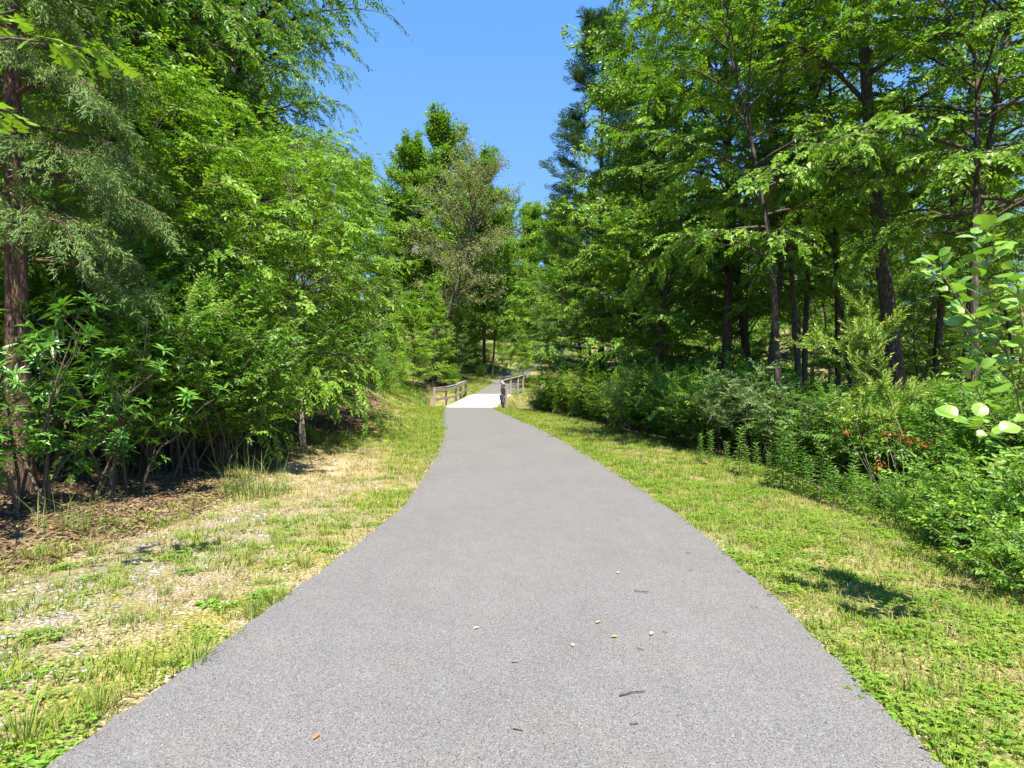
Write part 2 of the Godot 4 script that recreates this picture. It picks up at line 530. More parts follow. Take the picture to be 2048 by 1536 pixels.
func make_protos() -> void:
	grow("tall_a", {"seed": 1, "h": 22.0, "r": 0.19, "cb": 0.26, "R": 4.2, "limbs": 46, "subs": 9, "sprays": 4, "sub": 1.7, "el0": 0.25, "el1": 1.0, "droop": 0.35, "leaf": ["canopy", "canopy", "maple"], "size": 0.62, "shape": "round", "wild": 0.75})
	grow("round_far", {"seed": 14, "h": 22.0, "r": 0.21, "cb": 0.16, "R": 4.6, "limbs": 60, "subs": 9, "sprays": 5, "sub": 2.0, "el0": 0.45, "el1": 1.15, "droop": 0.25, "leaf": ["canopy"], "size": 0.85, "shape": "column", "wild": 1.0, "hang": 0.1, "wob": 0.5})
	grow("tall_b", {"seed": 2, "h": 20.0, "r": 0.17, "cb": 0.12, "R": 4.0, "limbs": 54, "subs": 9, "sprays": 4, "sub": 1.5, "el0": 0.4, "el1": 0.9, "droop": 0.7, "hang": 0.6, "leaf": ["maple", "canopy"], "size": 0.58, "shape": "column", "wob": 0.5, "wild": 0.75})
	grow("slender", {"seed": 3, "h": 17.0, "r": 0.11, "cb": 0.33, "R": 2.9, "limbs": 34, "subs": 7, "sprays": 4, "sub": 1.3, "el0": 0.3, "el1": 1.1, "droop": 0.4, "leaf": ["maple", "shaded_leaf"], "size": 0.5, "shape": "round", "lean": Vector2(2.4, 0.4), "wob": 0.35})
	grow("understory_a", {"seed": 4, "h": 8.5, "r": 0.075, "cb": 0.2, "R": 3.1, "limbs": 30, "subs": 9, "sprays": 5, "sub": 1.1, "el0": 0.12, "el1": 0.8, "droop": 0.45, "leaf": ["maple", "shaded_leaf", "maple"], "size": 0.42, "shape": "wide", "lean": Vector2(0.5, 0.6), "wob": 0.3})
	grow("understory_b", {"seed": 5, "h": 6.5, "r": 0.055, "cb": 0.12, "R": 2.4, "limbs": 28, "subs": 8, "sprays": 5, "sub": 0.9, "el0": 0.2, "el1": 0.9, "droop": 0.5, "leaf": ["elm", "shaded_leaf"], "size": 0.42, "shape": "wide", "lean": Vector2(-0.4, 0.3), "wob": 0.25})
	grow("dying", {"seed": 6, "h": 20.0, "r": 0.3, "cb": 0.34, "R": 5.8, "limbs": 44, "subs": 10, "sprays": 5, "sub": 2.2, "el0": 0.35, "el1": 1.0, "droop": 0.2, "leaf": ["dying"], "size": 0.8, "shape": "column", "lean": Vector2(5.0, 0.0), "wob": 0.7, "wild": 1.0, "hang": 0.15})
	grow("high_under", {"seed": 15, "h": 11.5, "r": 0.09, "cb": 0.42, "R": 3.3, "limbs": 30, "subs": 9, "sprays": 5, "sub": 1.2, "el0": 0.35, "el1": 0.9, "droop": 0.75, "leaf": ["maple", "young"], "size": 0.38, "shape": "wide", "lean": Vector2(1.0, 0.3), "wob": 0.35, "wild": 0.55, "hang": 0.5})
	grow("near_tall", {"seed": 16, "h": 19.0, "r": 0.2, "cb": 0.34, "R": 4.2, "limbs": 44, "subs": 10, "sprays": 6, "sub": 1.6, "el0": 0.3, "el1": 1.0, "droop": 0.6, "leaf": ["maple", "elm", "shaded_leaf"], "size": 0.40, "shape": "round", "lean": Vector2(-2.2, 0.2), "wob": 0.3, "wild": 0.6, "hang": 0.5})
	grow("conifer", {"loose": 0.3, "seed": 7, "bare": 0.3, "h": 24.0, "r": 0.24, "cb": 0.12, "R": 5.0, "limbs": 58, "subs": 8, "sprays": 2, "sub": 1.3, "el0": 0.0, "el1": 0.5, "droop": -0.25, "leaf": ["needle"], "size": 1.0, "shape": "cone", "mat": "needle", "hang": 0.0, "lift": 0.5, "wob": 0.1, "wild": 0.15})
	grow("cedar", {"loose": 0.3, "seed": 8, "h": 9.0, "r": 0.13, "cb": 0.28, "R": 1.5, "limbs": 60, "subs": 8, "sprays": 4, "sub": 0.6, "el0": 0.1, "el1": 0.8, "droop": 0.7, "leaf": ["cedar"], "size": 0.45, "shape": "cone", "mat": "needle", "bark": "red_bark", "hang": 0.7, "wob": 0.1})
	grow("elm", {"seed": 9, "h": 19.0, "r": 0.22, "cb": 0.22, "R": 5.4, "limbs": 60, "subs": 11, "sprays": 5, "sub": 1.8, "el0": 0.45, "el1": 1.0, "droop": 1.0, "leaf": ["elm", "elm", "shaded_leaf"], "size": 0.6, "shape": "wide", "hang": 0.8, "wob": 0.5})
	grow("arching", {"seed": 10, "h": 5.6, "r": 0.05, "cb": 0.10, "R": 2.3, "limbs": 34, "subs": 9, "sprays": 4, "sub": 0.85, "el0": 0.35, "el1": 1.0, "droop": 0.8, "leaf": ["young", "elm"], "size": 0.36, "shape": "wide", "hang": 0.5, "wob": 0.3, "bark": "twig_bark"})
	grow("spire", {"seed": 11, "h": 6.0, "r": 0.05, "cb": 0.06, "R": 1.8, "limbs": 52, "subs": 6, "sprays": 4, "sub": 0.6, "el0": 0.5, "el1": 1.1, "droop": 0.3, "leaf": ["fresh"], "size": 0.42, "shape": "cone", "bark": "twig_bark", "wild": 0.6})
	grow("pale_spire", {"seed": 12, "h": 9.0, "r": 0.07, "cb": 0.08, "R": 1.9, "limbs": 50, "subs": 6, "sprays": 4, "sub": 0.7, "el0": 0.5, "el1": 1.1, "droop": 0.3, "leaf": ["olive", "bush"], "size": 0.5, "shape": "cone", "bark": "twig_bark", "wild": 0.6})
	grow_bush("thicket", {"seed": 21, "stems": 16, "h": 2.7, "R": 1.5, "subs": 16, "sprays": 3, "sub": 0.5, "leaf": ["bush", "shaded_leaf", "elm"], "size": 0.32, "bare": 0.33})
	grow_bush("shaded_bush", {"seed": 22, "stems": 14, "h": 2.2, "R": 1.4, "subs": 14, "sprays": 3, "sub": 0.45, "leaf": ["shaded_leaf"], "size": 0.34, "bare": 0.12})  # undergrowth bush wearing only the leaf green darkened to stand for shade
	grow_bush("olive_bush", {"seed": 23, "stems": 7, "h": 2.3, "R": 1.3, "subs": 10, "sprays": 3, "sub": 0.4, "leaf": ["olive"], "size": 0.26, "bare": 0.42, "arch": 2.2})
	grow_bush("laurel", {"seed": 24, "stems": 7, "h": 2.5, "R": 1.2, "subs": 9, "sprays": 2, "sub": 0.35, "leaf": ["laurel"], "piece": "leaf_whorl", "size": 0.16, "bark": "twig_bark", "thick": 0.02, "mat": "glossy_leaf", "lift": 0.8, "bare": 0.2})
	grow_bush("bright_bush", {"seed": 25, "stems": 12, "h": 2.0, "R": 1.0, "subs": 13, "sprays": 3, "sub": 0.4, "leaf": ["fresh", "bush"], "size": 0.3, "bare": 0.1})
	grow_bush("leafy", {"seed": 26, "stems": 12, "h": 0.85, "R": 0.75, "subs": 9, "sprays": 2, "sub": 0.22, "leaf": ["shaded_leaf", "young", "bush"], "size": 0.22, "bare": 0.15, "thick": 0.006, "bark": "green_stem", "arch": 1.2})
	grow_bush("weed", {"seed": 27, "stems": 3, "h": 0.5, "R": 0.08, "subs": 1, "sprays": 1, "sub": 0.02, "leaf": ["weed"], "size": 0.02, "thick": 0.005, "bark": "green_stem"})

# ------------------------------------------------------------------ ground, path, bridge
func ground_color(x: float, d: float, s: float) -> Color:
	var n1 := patch.get_noise_2d(x * 1.0, d * 1.0)
	var n2 := patch.get_noise_2d(x * 3.7 + 50.0, d * 3.7)
	var n3 := patch.get_noise_2d(x * 11.0 - 90.0, d * 11.0)
	var litter := Color(0.15, 0.105, 0.07).lerp(Color(0.23, 0.16, 0.10), clampf(0.5 + n3, 0, 1))
	var grass := Color(0.20, 0.22, 0.06).lerp(Color(0.36, 0.32, 0.15), clampf(0.5 + n2 * 1.3 + n3 * 0.6, 0, 1))
	var c := litter
	if s > 0.0:
		var edge := verge_right(d) + n2 * 0.4
		c = grass.lerp(litter, smoothstep(edge - 0.3, edge + 0.5, s))
	else:
		var t := -s
		var edge := verge_left(d) + n2 * 0.5
		var soil := Color(0.42, 0.34, 0.23).lerp(Color(0.29, 0.25, 0.14), clampf(0.5 + n2 * 1.5, 0, 1))
		var moss := Color(0.27, 0.26, 0.055).lerp(Color(0.35, 0.33, 0.11), clampf(0.5 + n3, 0, 1))
		var base := soil.lerp(moss, clampf(0.5 + n1 * 1.6 + n2 * 0.8, 0, 1))
		var gravel := exp(-pow((t - 2.9) / 0.7, 2.0)) * (1.0 - smoothstep(5.5, 7.5, d))
		base = base.lerp(Color(0.30, 0.285, 0.27), clampf(gravel * (0.55 + n3 * 1.6), 0, 1))
		base = base.lerp(grass, smoothstep(8.0, 14.0, d) * clampf(1.4 - absf(t - 2.2) * 0.7, 0, 1))
		var bare := exp(-pow((t - 3.4) / 0.9, 2.0) - pow((d - 10.0) / 2.2, 2.0)) + 0.9 * exp(-pow((t - 4.6) / 1.3, 2.0) - pow((d - 30.0) / 3.5, 2.0))
		base = base.lerp(Color(0.47, 0.37, 0.26), clampf(bare * (1.1 + n2), 0, 1))
		c = base.lerp(litter, smoothstep(edge - 0.2, edge + 0.6, t) * (1.0 - clampf(bare, 0, 0.8)))
	c = c.lerp(Color(0.16, 0.20, 0.06).lerp(Color(0.30, 0.27, 0.13), clampf(0.5 + n2 * 1.5, 0, 1)), smoothstep(46.0, 56.0, d) * 0.85)
	var rim := absf(absf(s) - 1.58 - n2 * 0.05)
	if rim < 0.12:
		c = c.lerp(Color(0.40, 0.33, 0.25), (1.0 - rim / 0.12) * clampf(0.5 + n2 * 1.5 + (0.4 if s < 0.0 else -0.15), 0, 1))
	return c

func verge_right(d: float) -> float:
	return 3.1 + 0.9 * smoothstep(2.5, 6.0, d) + 0.6 * smoothstep(6.0, 12.0, d) - 0.9 * smoothstep(13.0, 24.0, d) - 0.6 * smoothstep(26.0, 36.0, d)
func verge_left(d: float) -> float:
	return 3.9 + 0.5 * smoothstep(5.0, 11.0, d) - 0.6 * smoothstep(12.0, 18.0, d) + 0.8 * smoothstep(22.0, 30.0, d)

func build_ground() -> void:
	var xs := PackedFloat32Array(); var ds := PackedFloat32Array()
	var x := -190.0
	while x < 190.0:
		xs.append(x)
		var a := absf(x + 0.5)
		x += 0.085 if a < 6.0 else (0.3 if a < 11.0 else (1.2 if a < 25.0 else 6.0))
	var d := -14.0
	while d < 260.0:
		ds.append(d)
		d += 1.0 if d < 0.5 else (0.085 if d < 10.0 else (0.2 if d < 20.0 else (0.45 if d < 60.0 else (2.0 if d < 120.0 else 10.0))))
	var nx := xs.size()
	var v := PackedVector3Array(); var c := PackedColorArray(); var idx := PackedInt32Array()
	for j in ds.size():
		var dd := ds[j]
		var px := lut(PATH_X, dd); var py := lut(PATH_Y, dd)
		for i in nx:
			var xx := xs[i]
			v.append(Vector3(xx, gy2(xx, dd, xx - px, py), -dd))
			c.append(ground_color(xx, dd, xx - px))
	for j in ds.size() - 1:
		for i in nx - 1:
			var k := j * nx + i
			idx.append(k); idx.append(k + nx); idx.append(k + 1)
			idx.append(k + 1); idx.append(k + nx); idx.append(k + nx + 1)
	var nn := PackedVector3Array()
	for j in ds.size():
		for i in nx:
			var k := j * nx + i
			var gx := v[k + 1] - v[k] if i < nx - 1 else v[k] - v[k - 1]
			var gz := v[k + nx] - v[k] if j < ds.size() - 1 else v[k] - v[k - nx]
			nn.append(gx.cross(gz).normalized())
	var arr := []; arr.resize(Mesh.ARRAY_MAX)
	arr[Mesh.ARRAY_VERTEX] = v; arr[Mesh.ARRAY_NORMAL] = nn; arr[Mesh.ARRAY_COLOR] = c; arr[Mesh.ARRAY_INDEX] = idx
	var m := ArrayMesh.new()
	m.add_surface_from_arrays(Mesh.PRIMITIVE_TRIANGLES, arr)
	m.surface_set_material(0, mats.soil)
	solo("ground", m, "", "", Transform3D.IDENTITY, "", "structure")

func path_sheet(called: String, d0: float, d1: float) -> void:
	var cols := 31
	var ds := PackedFloat32Array()
	var d := d0
	while d < d1 - 0.05:
		ds.append(d)
		d += 0.1 if d < 10.0 and d > 0.5 else (0.25 if d < 40.0 else 0.8)
	ds.append(d1)
	var v := PackedVector3Array(); var c := PackedColorArray(); var idx := PackedInt32Array(); var nn := PackedVector3Array()
	for j in ds.size():
		var dd := ds[j]
		var mx := lut(PATH_X, dd); var my := lut(PATH_Y, dd)
		var wl := HALF + 0.022 * bumps.get_noise_2d(dd * 22.0, 3.0) + 0.03 * bumps.get_noise_2d(dd * 95.0, 9.0)
		var wr := HALF + 0.022 * bumps.get_noise_2d(dd * 22.0, 53.0) + 0.03 * bumps.get_noise_2d(dd * 95.0, 59.0)
		for i in cols + 2:
			var t := clampf((i - 1.0) / (cols - 1.0), 0.0, 1.0)
			var s := lerpf(-wl, wr, t)
			var low := 0.10 if i == 0 or i == cols + 1 else 0.0
			v.append(Vector3(mx + s + (-0.02 if i == 0 else (0.02 if i == cols + 1 else 0.0)), my + 0.012 * (1.0 - t * t) - low, -dd))
			nn.append(Vector3.UP if low == 0.0 else Vector3(-1 if i == 0 else 1, 0.5, 0).normalized())
			var n1 := patch.get_noise_2d(s * 1.3 + 200.0, dd * 0.8)
			var n2 := patch.get_noise_2d(s * 7.0 + 400.0, dd * 5.0)
			var g := 0.310 + 0.020 * n1 + 0.028 * n2
			var worn := Color(g * 1.0, g * 0.985, g * 0.985)
			var old := patch.get_noise_2d(s * 2.0 - 300.0, dd * 2.0)
			c.append(worn.lerp(Color(0.38, 0.33, 0.29), clampf(old * 0.5 - 0.15, 0, 0.2)))
	var w := cols + 2
	for j in ds.size() - 1:
		for i in w - 1:
			var k := j * w + i
			idx.append(k); idx.append(k + w); idx.append(k + 1)
			idx.append(k + 1); idx.append(k + w); idx.append(k + w + 1)
	var arr := []; arr.resize(Mesh.ARRAY_MAX)
	arr[Mesh.ARRAY_VERTEX] = v; arr[Mesh.ARRAY_NORMAL] = nn; arr[Mesh.ARRAY_COLOR] = c; arr[Mesh.ARRAY_INDEX] = idx
	var m := ArrayMesh.new()
	m.add_surface_from_arrays(Mesh.PRIMITIVE_TRIANGLES, arr)
	m.surface_set_material(0, mats.asphalt)
	solo(called, m, "", "", Transform3D.IDENTITY, "", "structure")

func build_bridge() -> void:
	var d0 := 37.55
	var d1 := 50.0
	var b := thing("footbridge", "short white concrete footbridge deck carrying the asphalt path over the creek", "bridge", Vector3(lut(PATH_X, 43.7), lut(PATH_Y, 43.7), -43.7))
	var n := 4
	for i in n:
		var a := lerpf(d0, d1, float(i) / n) + 0.012
		var e := lerpf(d0, d1, float(i + 1) / n) - 0.012
		var s := Shape.new()
		var q := []
		for dd in [a, e]:
			for sx in [-1.62, 1.72]:
				q.append(Vector3(lut(PATH_X, dd) + sx, lut(PATH_Y, dd) + 0.012, -dd) - b.position)
		var dn := Vector3(0, -0.28, 0)
		var w := Color(1, 1, 1)
		s.quad(q[0], q[2], q[3], q[1], w)
		s.quad(q[0] + dn, q[0], q[1], q[1] + dn, w)
		s.quad(q[2], q[2] + dn, q[3] + dn, q[3], w)
		s.quad(q[0], q[0] + dn, q[2] + dn, q[2], w)
		s.quad(q[1], q[3], q[3] + dn, q[1] + dn, w)
		part(b, "slab", s.mesh(mats.concrete))
	var seams := Shape.new()
	for sx in [-1.45, 1.55]:
		var p0 := Vector3(lut(PATH_X, d0) + sx, lut(PATH_Y, d0) - 0.42, -d0) - b.position
		var p1 := Vector3(lut(PATH_X, d1) + sx, lut(PATH_Y, d1) - 0.42, -d1) - b.position
		beam(b, "girder", p0, p1, 0.2, 0.26, mats.weathered_wood)
	railing("wooden_railing", "weathered grey timber post and rail fence on the bridge beside the young bright green trees", [[-5.15, 38.0, -0.42], [-4.62, 40.4, -0.36], [-4.22, 43.4, -0.22], [-4.12, 46.2, -0.05], [-4.05, 50.3, 0.12]], true)
	railing("wooden_railing", "dark brown timber post and rail fence on the bridge beside the pale leafy sapling", [[-0.36, 36.4, -0.20], [-0.52, 40.2, -0.20], [-0.70, 44.2, -0.08], [-0.86, 48.6, 0.10], [-0.12, 49.6, 0.32], [0.52, 50.6, 0.48], [0.98, 51.6, 0.62]], false)

func railing(called: String, label: String, posts: Array, kerb: bool) -> void:
	var first := Vector3(posts[0][0], posts[0][2], -posts[0][1])
	var o := thing(called, label, "fence", first)
	var tops := []
	for p in posts:
		var at := Vector3(p[0], p[2], -p[1]) - first
		beam(o, "post", at + Vector3(0, -0.75, 0), at + Vector3(0, 1.45, 0), 0.14, 0.14, mats.weathered_wood)
		tops.append(at)
	for i in tops.size() - 1:
		var a: Vector3 = tops[i]; var e: Vector3 = tops[i + 1]
		var side := (e - a).cross(Vector3.UP).normalized() * (0.098 if kerb else -0.098)
		for hh in [1.30, 0.70, 0.12]:
			beam(o, "rail", a + side + Vector3(0, hh, 0), e + side + Vector3(0, hh, 0), 0.05, 0.16, mats.weathered_wood)
		beam(o, "cap_rail", a + Vector3(0, 1.475, 0), e + Vector3(0, 1.475, 0), 0.2, 0.04, mats.weathered_wood)

# ------------------------------------------------------------------ stuff on the ground
func scatter(called: String, label: String, category: String, m: Mesh, where: Array, colors: PackedColorArray) -> void:
	var mm := MultiMesh.new()
	mm.transform_format = MultiMesh.TRANSFORM_3D
	mm.use_colors = true
	mm.mesh = m
	mm.instance_count = where.size()
	for i in where.size():
		mm.set_instance_transform(i, where[i])
		mm.set_instance_color(i, colors[i])
	var o := MultiMeshInstance3D.new()
	o.name = numbered(called)
	o.multimesh = mm
	add_child(o, true)
	tag(o, label, category, "", "stuff")

func blade(s: Shape, base: Vector3, az: float, lean: float, l: float, w: float, c: Color) -> void:
	var out := Vector3(cos(az), 0, sin(az))
	var side := Vector3(-sin(az), 0, cos(az)) * w * 0.5
	var mid := base + out * (l * 0.35 * sin(lean)) + Vector3(0, l * 0.5 * cos(lean * 0.6), 0)
	var tip := base + out * (l * sin(lean)) + Vector3(0, l * cos(lean), 0)
	s.tri(base - side, mid + side * 0.8, base + side, c)
	s.tri(base - side, mid - side * 0.8, mid + side * 0.8, c)
	s.tri(mid - side * 0.8, tip, mid + side * 0.8, c)

func tuft_mesh(blades: int, r: float, l: float, w: float, lean: float, spread: float) -> ArrayMesh:
	var s := Shape.new()
	for i in blades:
		var az := rr(0, TAU)
		var q := sqrt(rng.randf()) * r
		var g := rr(1.0 - spread, 1.0)
		blade(s, Vector3(cos(az) * q, 0, sin(az) * q), az + rr(-0.7, 0.7), rr(0.15, lean), l * rr(0.55, 1.15), w * rr(0.7, 1.2), Color(g, g, g * rr(0.8, 1.0)))
	return s.mesh(mats.grass_blade)

func build_turf() -> void:
	rng.seed = 500
	var sets := [[], [], []]
	var cols := [PackedColorArray(), PackedColorArray(), PackedColorArray()]
	var clover := []; var cc := PackedColorArray()
	var straw := []; var sc := PackedColorArray()
	for side in [-1.0, 1.0]:
		var bands := [[1.2, 4.0, 620.0, 1.0], [4.0, 9.0, 430.0, 1.15], [9.0, 18.0, 210.0, 1.5], [18.0, 37.5, 85.0, 2.1], [37.5, 66.0, 34.0, 3.0]]
		for b in bands:
			var width := 3.2
			var count := int((b[1] - b[0]) * width * b[2])
			for i in count:
				var d := rr(b[0], b[1])
				var a := HALF - 0.015 + rng.randf() * width
				var limit := verge_right(d) + 0.4 if side > 0.0 else verge_left(d) + 0.2
				if a > limit or (d > 37.4 and d < 50.2 and a < 2.0): continue
				var x: float = lut(PATH_X, d) + side * a
				if absf(x) > 0.93 * d + 0.3: continue
				var n1 := patch.get_noise_2d(x * 1.6, d * 1.6)
				var n2 := patch.get_noise_2d(x * 5.0 + 70.0, d * 5.0)
				var lush := 0.62 + n1 * 0.9 + n2 * 0.7
				if side < 0.0:
					lush = 0.30 + n1 * 1.1 + n2 * 0.9 + 0.5 * smoothstep(7.0, 14.0, d) - 0.25 * smoothstep(2.4, 3.4, a) * (1.0 - smoothstep(10.0, 16.0, d))
					lush -= 1.6 * exp(-pow((a - 3.4) / 1.0, 2.0) - pow((d - 10.0) / 2.6, 2.0))
				elif a < 2.1: lush += 0.25
				var y := gy(x, d) - 0.005
				var k: float = b[3] * rr(0.7, 1.3)
				var xf := Transform3D(Basis(Vector3.UP, rr(0, TAU)).scaled(Vector3(k, k * rr(0.7, 1.3), k)), Vector3(x, y, -d))
				if rng.randf() < lush:
					var g := clampf(0.5 + n2 * 0.9 + rr(-0.35, 0.35), 0, 1)
					var col := Color(0.15, 0.28, 0.03).lerp(Color(0.32, 0.40, 0.065), g)
					var which := rng.randi() % 3
					if d < 9.0 and rng.randf() < 0.3 and side * n1 > -0.25:
						clover.append(xf); cc.append(Color(0.15, 0.30, 0.03).lerp(Color(0.29, 0.44, 0.055), rng.randf()))
					else:
						sets[which].append(xf); cols[which].append(col)
				elif rng.randf() < (0.62 if side > 0.0 else 0.34):
					straw.append(xf); sc.append(Color(0.30, 0.30, 0.10).lerp(Color(0.48, 0.43, 0.22), rng.randf()))
	for k in 3:
		scatter("grass", "", "", tuft_mesh(11, 0.05, [0.055, 0.075, 0.045][k], 0.0055, [1.0, 0.9, 1.35][k], 0.35), sets[k], cols[k])
	scatter("dry_grass", "", "", tuft_mesh(10, 0.06, 0.055, 0.005, 1.55, 0.4), straw, sc)
	var s := Shape.new()
	for i in 9:
		var q := Vector3(rr(-0.05, 0.05), rr(0.012, 0.035), rr(-0.05, 0.05))
		var a0 := rr(0, TAU)
		var g := rr(0.75, 1.0)
		for j in 3:
			var a := a0 + TAU * j / 3.0
			s.leaf(q, Vector3(cos(a), 0.1, sin(a)).normalized(), (Vector3.UP + jit(0.25)).normalized(), rr(0.013, 0.02), 0.015, 0.1, 0.1, 0, Color(g, g, g))
	scatter("clover", "", "", s.mesh(mats.leaf), clover, cc)

func build_litter() -> void:
	rng.seed = 600
	var s := Shape.new()
	for i in 5:
		var q := Vector3(rr(-0.09, 0.09), rr(0.004, 0.03), rr(-0.09, 0.09))
		var a := rr(0, TAU)
		var g := rr(0.6, 1.0)
		s.leaf(q, Vector3(cos(a), rr(-0.1, 0.35), sin(a)).normalized(), (Vector3.UP + jit(0.5)).normalized(), rr(0.05, 0.09), rr(0.025, 0.045), rr(-0.3, 0.5), rr(-0.3, 0.3), 1, Color(g, g * rr(0.85, 1.0), g * rr(0.8, 1.0)))
	var where := []; var cols := PackedColorArray()
	for i in 26000:
		var d := 2.5 + 22.0 * pow(rng.randf(), 1.5)
		var left := rng.randf() < 0.72
		var a := (verge_left(d) - 0.25 + 6.0 * pow(rng.randf(), 1.3)) if left else (verge_right(d) + 0.2 + 5.0 * pow(rng.randf(), 1.3))
		var x := lut(PATH_X, d) + (-a if left else a)
		if absf(x) > 0.93 * d + 0.3: continue
		var k := rr(0.45, 0.85)
		where.append(Transform3D(Basis(Vector3.UP, rr(0, TAU)).scaled(Vector3(k, k, k)), Vector3(x, gy(x, d), -d)))
		cols.append(Color(0.13, 0.095, 0.06).lerp(Color(0.40, 0.32, 0.22), pow(rng.randf(), 1.8)))
	scatter("leaf_litter", "", "", s.mesh(mats.dry_leaf), where, cols)
	var st := SphereMesh.new()
	st.radius = 0.5; st.height = 0.7; st.radial_segments = 6; st.rings = 3
	st.material = mats.stone
	where = []; cols = PackedColorArray()
	for i in 5200:
		var d := 1.6 + 7.0 * rng.randf()
		var a := 2.9 + 0.62 * rng.randfn()
		if i % 3 == 0:
			a = 1.53 + absf(rng.randfn()) * 0.05
			d = 1.4 + 16.0 * pow(rng.randf(), 1.6)
		if a < 1.52 or a > 4.4: continue
		var side := -1.0 if i % 3 or rng.randf() < 0.68 else 1.0
		var x := lut(PATH_X, d) + side * a
		if i % 3 and patch.get_noise_2d(x * 2.2, d * 2.2) < -0.05: continue
		if absf(x) > 0.93 * d + 0.3: continue
		var k := rr(0.008, 0.028) if i % 3 else rr(0.005, 0.014)
		if i % 40 == 1: k *= 1.7
		where.append(Transform3D(Basis.from_euler(Vector3(rr(-0.3, 0.3), rr(0, TAU), rr(-0.3, 0.3))).scaled(Vector3(k * rr(0.8, 1.7), k * rr(0.4, 0.9), k)), Vector3(x, gy(x, d) + k * 0.12, -d)))
		var g := rr(0.18, 0.46)
		cols.append(Color(g, g * 0.96, g * rr(0.88, 1.0)) if i % 3 else Color(g * 1.25, g * 1.05, g * 0.85))
	scatter("gravel", "", "", st, where, cols)

# ------------------------------------------------------------------ single plants built by hand
func big_leaf(seed_: int, lo: Color, hi: Color) -> ArrayMesh:
	rng.seed = seed_
	var s := Shape.new()
	var col := lo.lerp(hi, rng.randf())
	var w := [0.0, 0.30, 0.44, 0.46, 0.38, 0.24, 0.0]
	var l := PackedVector3Array(); var m := PackedVector3Array(); var r := PackedVector3Array()
	var bend := rr(0.05, 0.3); var fold := rr(0.02, 0.25); var twist := rr(-0.2, 0.2)
	for i in 7:
		var t := i / 6.0
		var mid := Vector3(t, -bend * t * t, 0)
		var ww: float = w[i] * rr(0.92, 1.08)
		m.append(mid)
		l.append(mid + Vector3(-0.04 if i < 3 else 0.0, fold * ww + rr(-0.02, 0.02) + twist * t * ww, ww))
		r.append(mid + Vector3(-0.04 if i < 3 else 0.0, fold * ww + rr(-0.02, 0.02) - twist * t * ww, -ww))
	for i in 6:
		for side in [l, r]:
			s.quad(m[i], side[i], side[i + 1], m[i + 1], col)
	s.tube(PackedVector3Array([Vector3(-0.55, -0.03, 0), Vector3(-0.2, 0.03, 0), Vector3.ZERO]), PackedFloat32Array([0.014, 0.012, 0.012]), 3, Color(0.24, 0.26, 0.07))
	return s.mesh(mats.glossy_leaf)

func oak_leaf(seed_: int) -> ArrayMesh:
	rng.seed = seed_
	var s := Shape.new()
	var col := Color(0.13, 0.25, 0.03).lerp(Color(0.22, 0.36, 0.04), rng.randf())
	var w := [0.03, 0.16, 0.10, 0.30, 0.14, 0.40, 0.20, 0.30, 0.0]
	var tx := [0.0, 0.14, 0.24, 0.40, 0.50, 0.66, 0.76, 0.88, 1.0]
	var bend := rr(0.0, 0.3)
	for side in [-1.0, 1.0]:
		for i in 8:
			var a := Vector3(tx[i], -bend * tx[i] * tx[i], 0); var b := Vector3(tx[i + 1], -bend * tx[i + 1] * tx[i + 1], 0)
			var o := Vector3(tx[i] + w[i] * 0.3, a.y + rr(-0.02, 0.05), side * w[i]); var p := Vector3(tx[i + 1] + w[i + 1] * 0.3, b.y + rr(-0.02, 0.05), side * w[i + 1])
			s.quad(a, o, p, b, col)
	s.tube(PackedVector3Array([Vector3(-0.15, 0, 0), Vector3.ZERO]), PackedFloat32Array([0.012, 0.01]), 3, Color(0.24, 0.26, 0.07))
	return s.mesh(mats.leaf)

func stem_from(points: PackedVector3Array, r0: float, r1: float) -> Shape:
	var s := Shape.new()
	var c := Curve3D.new()
	for i in points.size():
		var t := (points[mini(i + 1, points.size() - 1)] - points[maxi(i - 1, 0)]) / 6.0
		c.add_point(points[i], -t, t)
	var p := PackedVector3Array(); var r := PackedFloat32Array()
	for i in 17:
		p.append(c.sample_baked(c.get_baked_length() * i / 16.0)); r.append(lerpf(r0, r1, i / 16.0))
	s.tube(p, r, 6, Color(1, 1, 1))
	return s

func along(points: PackedVector3Array, t: float) -> Array:
	var f := clampf(t, 0.0, 0.9999) * (points.size() - 1)
	var i := int(f)
	return [points[i].lerp(points[i + 1], f - i), (points[i + 1] - points[i]).normalized()]

func px_line(a: Array, origin: Vector3) -> PackedVector3Array:
	var o := PackedVector3Array()
	for p in a:
		o.append(P(p[0], p[1], p[2]) - origin)
	return o

